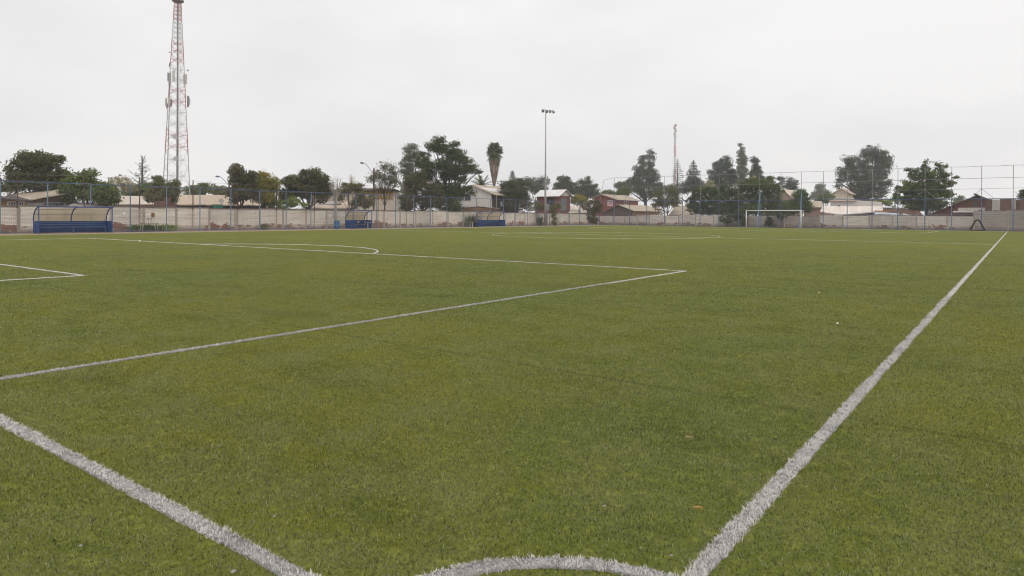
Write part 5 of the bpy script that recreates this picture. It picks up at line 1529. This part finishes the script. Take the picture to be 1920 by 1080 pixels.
# ---- right of the white house
tree('dense dark tree with brown tips right of the white house', 106, [(950, 352, 16, 16), (972, 358, 20, 18), (980, 376, 18, 20), (958, 376, 18, 20), (985, 345, 10, 9), (968, 342, 12, 9)], 5200, .30, foliage('leaf_mixed', (0.045, 0.064, 0.028), (0.095, 0.098, 0.045), (0.119, 0.081, 0.050)), 968, .2, clump=.4)
conifer('blue grey conifer tip behind the dense dark tree', 118, 960.5, 321, 372, 17, F_GREY, 16, 26, .26, droop=-.7, width_pow=.75)
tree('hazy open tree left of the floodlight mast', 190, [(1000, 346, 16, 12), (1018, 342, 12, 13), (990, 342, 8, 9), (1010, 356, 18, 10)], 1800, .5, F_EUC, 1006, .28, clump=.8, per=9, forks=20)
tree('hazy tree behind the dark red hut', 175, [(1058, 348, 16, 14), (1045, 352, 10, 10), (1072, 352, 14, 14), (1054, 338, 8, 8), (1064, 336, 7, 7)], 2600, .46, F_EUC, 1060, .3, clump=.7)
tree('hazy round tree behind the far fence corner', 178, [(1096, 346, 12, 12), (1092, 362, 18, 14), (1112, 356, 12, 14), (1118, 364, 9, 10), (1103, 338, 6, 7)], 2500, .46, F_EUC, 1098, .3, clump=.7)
tree('yellow green bush right of the dark red hut', 128, [(1080, 376, 12, 8), (1094, 376, 10, 8), (1086, 370, 8, 6)], 1100, .34, F_YEL, 1086, .1)
tree('small far green bush left of the red two storey house ridge', 200, [(1138, 362, 12, 6), (1150, 364, 8, 5), (1128, 366, 8, 5)], 700, .5, F_GREEN, 1140, .2)
tree('scraggly brown shrub in the far corner of the fence', 118, [(1112, 385, 12, 14), (1108, 402, 10, 14), (1122, 388, 8, 14), (1114, 414, 9, 8), (1098, 388, 8, 8)], 2200, .24, F_BRN, 1112, .06, forks=24, per=9, low=.05, name='shrub', cat='shrub', front=True)
# tall hazy pair
tree('tall twin crowned hazy tree left of the slim mast', 185, [(1206, 302, 9, 14), (1220, 300, 8, 18), (1204, 326, 14, 16), (1224, 330, 14, 20), (1190, 346, 18, 16), (1216, 356, 26, 18), (1236, 356, 10, 16), (1170, 352, 14, 12), (1160, 348, 7, 8), (1218, 286, 4, 7), (1196, 318, 7, 7)], 7800, .48, F_EUC, 1214, .45, clump=.7)
tree('far small palm like bush left of the twin crowned tree', 150, [(1172, 358, 12, 8), (1162, 362, 9, 7)], 700, .42, F_GREEN, 1170, .16)
tree('open olive tree behind the heap of beams', 124, [(1240, 366, 16, 12), (1262, 364, 14, 14), (1250, 380, 20, 10), (1234, 382, 12, 10), (1268, 378, 10, 10), (1254, 354, 12, 7)], 3800, .26, F_OLIVE, 1252, .12, clump=.36, forks=26)
conifer('tiered monkey puzzle like conifer beside the slim mast', 215, 1270, 299, 362, 15, F_CON, 17, 16, .42, droop=-.22, width_pow=.62, tr=.3)
conifer('dark pointed conifer right of the slim mast', 200, 1299.5, 301, 356, 22, F_CON, 20, 46, .5, droop=.02, width_pow=.72, tr=.3)
tree('dense dark base of hedge trees under the pointed conifers', 205, [(1285, 352, 12, 14), (1306, 346, 14, 16), (1262, 356, 10, 10), (1318, 350, 9, 10)], 2400, .5, F_CON, 1298, .3, clump=.7)
tree('broad hazy evergreen left of the far poplar', 195, [(1350, 312, 14, 14), (1342, 328, 16, 14), (1366, 318, 14, 18), (1360, 338, 22, 14), (1336, 346, 14, 12), (1362, 300, 8, 8), (1374, 334, 12, 16)], 5200, .5, F_CON, 1356, .4, clump=.7)
tree('tall hazy poplar behind the goal trees', 190, [(1390, 284, 6, 12), (1391, 302, 9, 14), (1392, 322, 10, 16), (1392, 342, 10, 12), (1388, 274, 3, 5)], 3200, .44, F_GREY, 1391, .3, clump=.55)
tree('narrow dark hazy tree right of the far poplar', 190, [(1417, 306, 7, 10), (1420, 320, 10, 12), (1413, 328, 9, 10), (1424, 336, 9, 9), (1414, 298, 4, 5)], 2000, .48, F_CON, 1418, .28, clump=.6, hollow=.25)
tree('pale yellowish far tree in the gap between dark trees', 170, [(1328, 352, 12, 9), (1316, 358, 9, 8), (1334, 344, 7, 6), (1413, 338, 8, 9)], 1100, .45, F_PALE, 1326, .2)
# near dark mass behind the end wall
tree('dense dark evergreen bush left of the far goal', 116, [(1310, 376, 16, 20), (1324, 362, 14, 16), (1300, 392, 12, 12), (1332, 388, 16, 16), (1306, 360, 9, 10), (1322, 396, 20, 8), (1296, 380, 10, 12), (1340, 374, 12, 16)], 7000, .26, F_DEEP, 1318, .14, clump=.36, name='bush', cat='bush')
tree('rounded dark green tree immediately left of the far goal', 113, [(1362, 356, 18, 14), (1374, 370, 18, 18), (1350, 374, 16, 20), (1362, 392, 22, 12), (1384, 388, 12, 14), (1340, 360, 9, 10), (1364, 400, 26, 8), (1388, 366, 10, 16)], 8200, .27, F_DEEP, 1364, .18, clump=.36)
tree('broad bushy green tree directly above the far goal', 109, [(1408, 346, 20, 12), (1432, 350, 22, 14), (1452, 362, 18, 16), (1400, 366, 18, 20), (1428, 376, 28, 20), (1456, 384, 16, 16), (1410, 392, 22, 12), (1442, 338, 10, 8), (1458, 346, 7, 8), (1400, 396, 18, 8), (1440, 398, 24, 8), (1388, 352, 9, 12)], 12500, .27, foliage('leaf_bushy', (0.052, 0.085, 0.022), (0.125, 0.152, 0.04), (0.075, 0.1, 0.028)), 1424, .2, clump=.36)
tree('round green tree above the right goal post', 107, [(1500, 366, 14, 14), (1508, 380, 13, 16), (1492, 384, 14, 14), (1476, 388, 16, 12), (1514, 392, 8, 10), (1480, 396, 18, 8)], 5200, .26, foliage('leaf_round', (0.056, 0.095, 0.025), (0.112, 0.154, 0.042), (0.077, 0.112, 0.031)), 1496, .15, clump=.34)
for (u, v, ru, rv, lab) in ((1362, 408, 15, 12, 'dark ivy mound growing over the end wall left of the goal'), (1466, 400, 10, 10, 'hanging ivy on the end wall between the goal posts'), (1441, 416, 6, 9, 'small shrub at the foot of the wall inside the goal frame'),
                            (1395, 414, 5, 12, 'narrow shrub beside the left goal post'), (1384, 404, 10, 9, 'ivy clump on the wall just left of the goal')):
    c0 = onb(u, v, .7); dd_ = (c0 - CAM).dot(FW)
    tree(lab, dd_, [(u, v, ru, rv), (u + ru * .3, v - rv * .4, ru * .6, rv * .6), (u - ru * .3, v + rv * .5, ru * .5, rv * .6)], 900, .20, F_DEEP, u, .05, clump=.22, name='ivy', cat='ivy', low=.03, front=True)
tree('far thin tree with forked crown right of the goal trees', 170, [(1464, 338, 7, 8), (1484, 341, 9, 10), (1490, 350, 8, 8), (1478, 350, 8, 8)], 800, .45, F_EUC, 1476, .2, per=8, forks=16)
tree('pale hazy pointed tree left of the cream house', 290, [(1538, 352, 8, 9), (1534, 366, 12, 10), (1546, 364, 8, 12), (1527, 368, 6, 8)], 1700, .7, F_GREY, 1538, .4, clump=1.0)
tree('green tree left of the tall cream house', 150, [(1548, 372, 14, 9), (1556, 366, 9, 7), (1538, 378, 8, 9)], 1100, .36, F_GREEN, 1549, .14)
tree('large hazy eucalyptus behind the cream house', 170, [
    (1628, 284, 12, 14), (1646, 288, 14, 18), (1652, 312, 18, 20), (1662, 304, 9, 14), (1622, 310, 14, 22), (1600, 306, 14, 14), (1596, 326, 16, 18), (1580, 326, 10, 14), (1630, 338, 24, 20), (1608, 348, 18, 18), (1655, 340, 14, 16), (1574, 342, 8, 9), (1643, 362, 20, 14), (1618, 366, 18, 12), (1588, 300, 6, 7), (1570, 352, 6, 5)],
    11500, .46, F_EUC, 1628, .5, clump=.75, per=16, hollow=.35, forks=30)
for i, (u, v, ru, rv, lab) in enumerate(((1600, 381, 14, 6, 'low green hedge shrub in front of the cream house wing'), (1630, 380, 14, 6, 'low green hedge shrub right of the cream house wing'), (1660, 378, 16, 8, 'yellow green far shrub under the eucalyptus'), (1688, 374, 14, 9, 'bright green far shrub left of the bushy tree'))):
    tree(lab, 150, [(u, v, ru, rv), (u - ru * .5, v + 2, ru * .5, rv * .8), (u + ru * .5, v + 2, ru * .5, rv * .8)], 900, .32, F_GREEN if i < 2 else F_VINE, u, .08, name='shrub', cat='shrub')
tree('bushy broad leaved green tree behind the end wall on the right', 96, [
    (1730, 362, 28, 24), (1704, 352, 18, 16), (1756, 352, 22, 20), (1740, 330, 18, 14), (1716, 330, 12, 14), (1768, 330, 12, 12), (1736, 316, 8, 10), (1762, 318, 7, 10), (1772, 312, 4, 8), (1756, 308, 3, 6), (1704, 318, 6, 6), (1690, 354, 12, 8), (1680, 368, 8, 6), (1748, 382, 26, 16), (1720, 386, 22, 14), (1784, 344, 8, 7), (1776, 364, 12, 10), (1700, 376, 14, 10), (1738, 306, 4, 6), (1792, 332, 4, 4)],
    10500, .30, foliage('leaf_broad', (0.038, 0.070, 0.022), (0.088, 0.132, 0.040), (0.125, 0.165, 0.045)), 1736, .2, clump=.34, per=13, forks=50, hollow=.25)
tree('dark tree tip at the right picture edge', 98, [(1921, 362, 9, 7), (1935, 366, 14, 14), (1916, 370, 5, 4)], 1100, .28, F_DEEP, 1938, .12, forks=20)
tree('small far tree between the bushy tree and the barn', 170, [(1800, 374, 8, 8), (1790, 378, 6, 6), (1808, 380, 5, 5)], 600, .4, F_GREEN, 1799, .14)

# ---- plants by the side wall and fence
def weed(label, u, v, X, hgt, wid, m_, n=160, leaf=.12, name='weed'):
    SEED[0] += 1; rng = np.random.default_rng(SEED[0])
    c0 = onx(u, v, X); c0.z = 0
    r0 = thing(name, label, 'plant', c0)
    mbw = MB()
    for j in range(n):
        a = rng.uniform(0, 6.283); ln = hgt * rng.uniform(.45, 1)
        s = c0 + Vector((rng.normal() * wid * .25, rng.normal() * wid * .4, 0))
        e = s + Vector((math.cos(a) * ln * .35, math.sin(a) * ln * .35, ln))
        sd_ = Vector((-math.sin(a), math.cos(a), 0)) * leaf * .25
        m3 = s.lerp(e, .55) + Vector((0, 0, ln * .08))
        mbw.add([s - sd_ * .4, s + sd_ * .4, m3 + sd_, m3 - sd_, e], [(0, 1, 2, 3), (3, 2, 4)])
    mbw.build('leaves', m_, r0)
weed('tuft of green weeds below the white notice on the left wall', 254, 430, -62.7, .7, .6, F_GREEN)
weed('green weeds growing under the metal table', 276, 430, -62.9, .75, .9, F_GREEN, 220)
weed('green weed tuft right of the metal table', 298, 430, -62.8, .6, .5, F_GREEN)
weed('bushy grass tuft two bays right of the metal table', 315, 430, -62.6, .75, .9, F_VINE, 220)
weed('grey green weed at the foot of the peeling wall', 495, 428.5, -62.6, .75, .5, F_OLIVE, 120)
weed('low weed by the foot of the wall near the dugout right end', 250, 432, -62.8, .35, .8, F_OLIVE, 120)
weed('spiky yucca plant left of the farthest dugout', 886, 424, -62.2, 1.9, 1.1, F_GREY, 260, .2, 'yucca')
weed('dark slender plant left of the floodlight mast foot', 1012, 423, -62.3, 1.7, .5, F_DEEP, 160, .2)
tree('leafy climbing shrub on the fence right of the floodlight mast', 112, [(1039, 405, 4, 8), (1040, 415, 4.5, 9), (1037, 392, 6, 9), (1046, 386, 6, 6)], 1500, .2, F_OLIVE, 1040, .05, clump=.24, low=.03, name='shrub', cat='shrub', front=True)
tree('thin shrub behind the fence left of the floodlight mast', 112, [(1008, 384, 7, 9), (1016, 390, 6, 9)], 600, .2, F_OLIVE, 1010, .05, low=.3, name='shrub', cat='shrub', front=True)

# ---- far-off belt of gardens and trees that reads as one mass
rng = np.random.default_rng(77)
belt = []
for k_ in range(150):
    u = rng.uniform(-60, 1990); d_ = rng.uniform(215, 275)
    hv_ = rng.uniform(10, 24) * (1.25 if u < 1000 else 0.9)
    ru = rng.uniform(10, 26)
    c = atd(u, 402 - hv_ * .5, d_); kk = d_ / FPX
    belt.append((c, ru * kk, ru * kk, hv_ * .62 * kk))
C, _c = crown_points(belt, 8500, rng, 1.0, 14, .5)
C = C[C[:, 2] > .1]
V, P = leaf_quads(C, 0.75, rng)
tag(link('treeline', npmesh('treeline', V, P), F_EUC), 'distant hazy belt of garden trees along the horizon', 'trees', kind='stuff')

# ================================================================== HAZE: the smoky air of an overcast day
hz, hn, hl, hb = newmat('thin_haze')
hn.remove(hb)
pv = hn.new('ShaderNodeVolumePrincipled')
pv.inputs['Color'].default_value = (0.93, 0.93, 0.94, 1)
pv.inputs['Density'].default_value = 0.00072
pv.inputs['Anisotropy'].default_value = 0.2
hl.new(pv.outputs[0], hn['Material Output'].inputs['Volume'])
o = MB().box((-300, -40, -1.2), (200, 320, 36)).build('haze', hz)
tag(o, 'thin pale haze hanging in the air over the whole place', 'haze', kind='stuff')
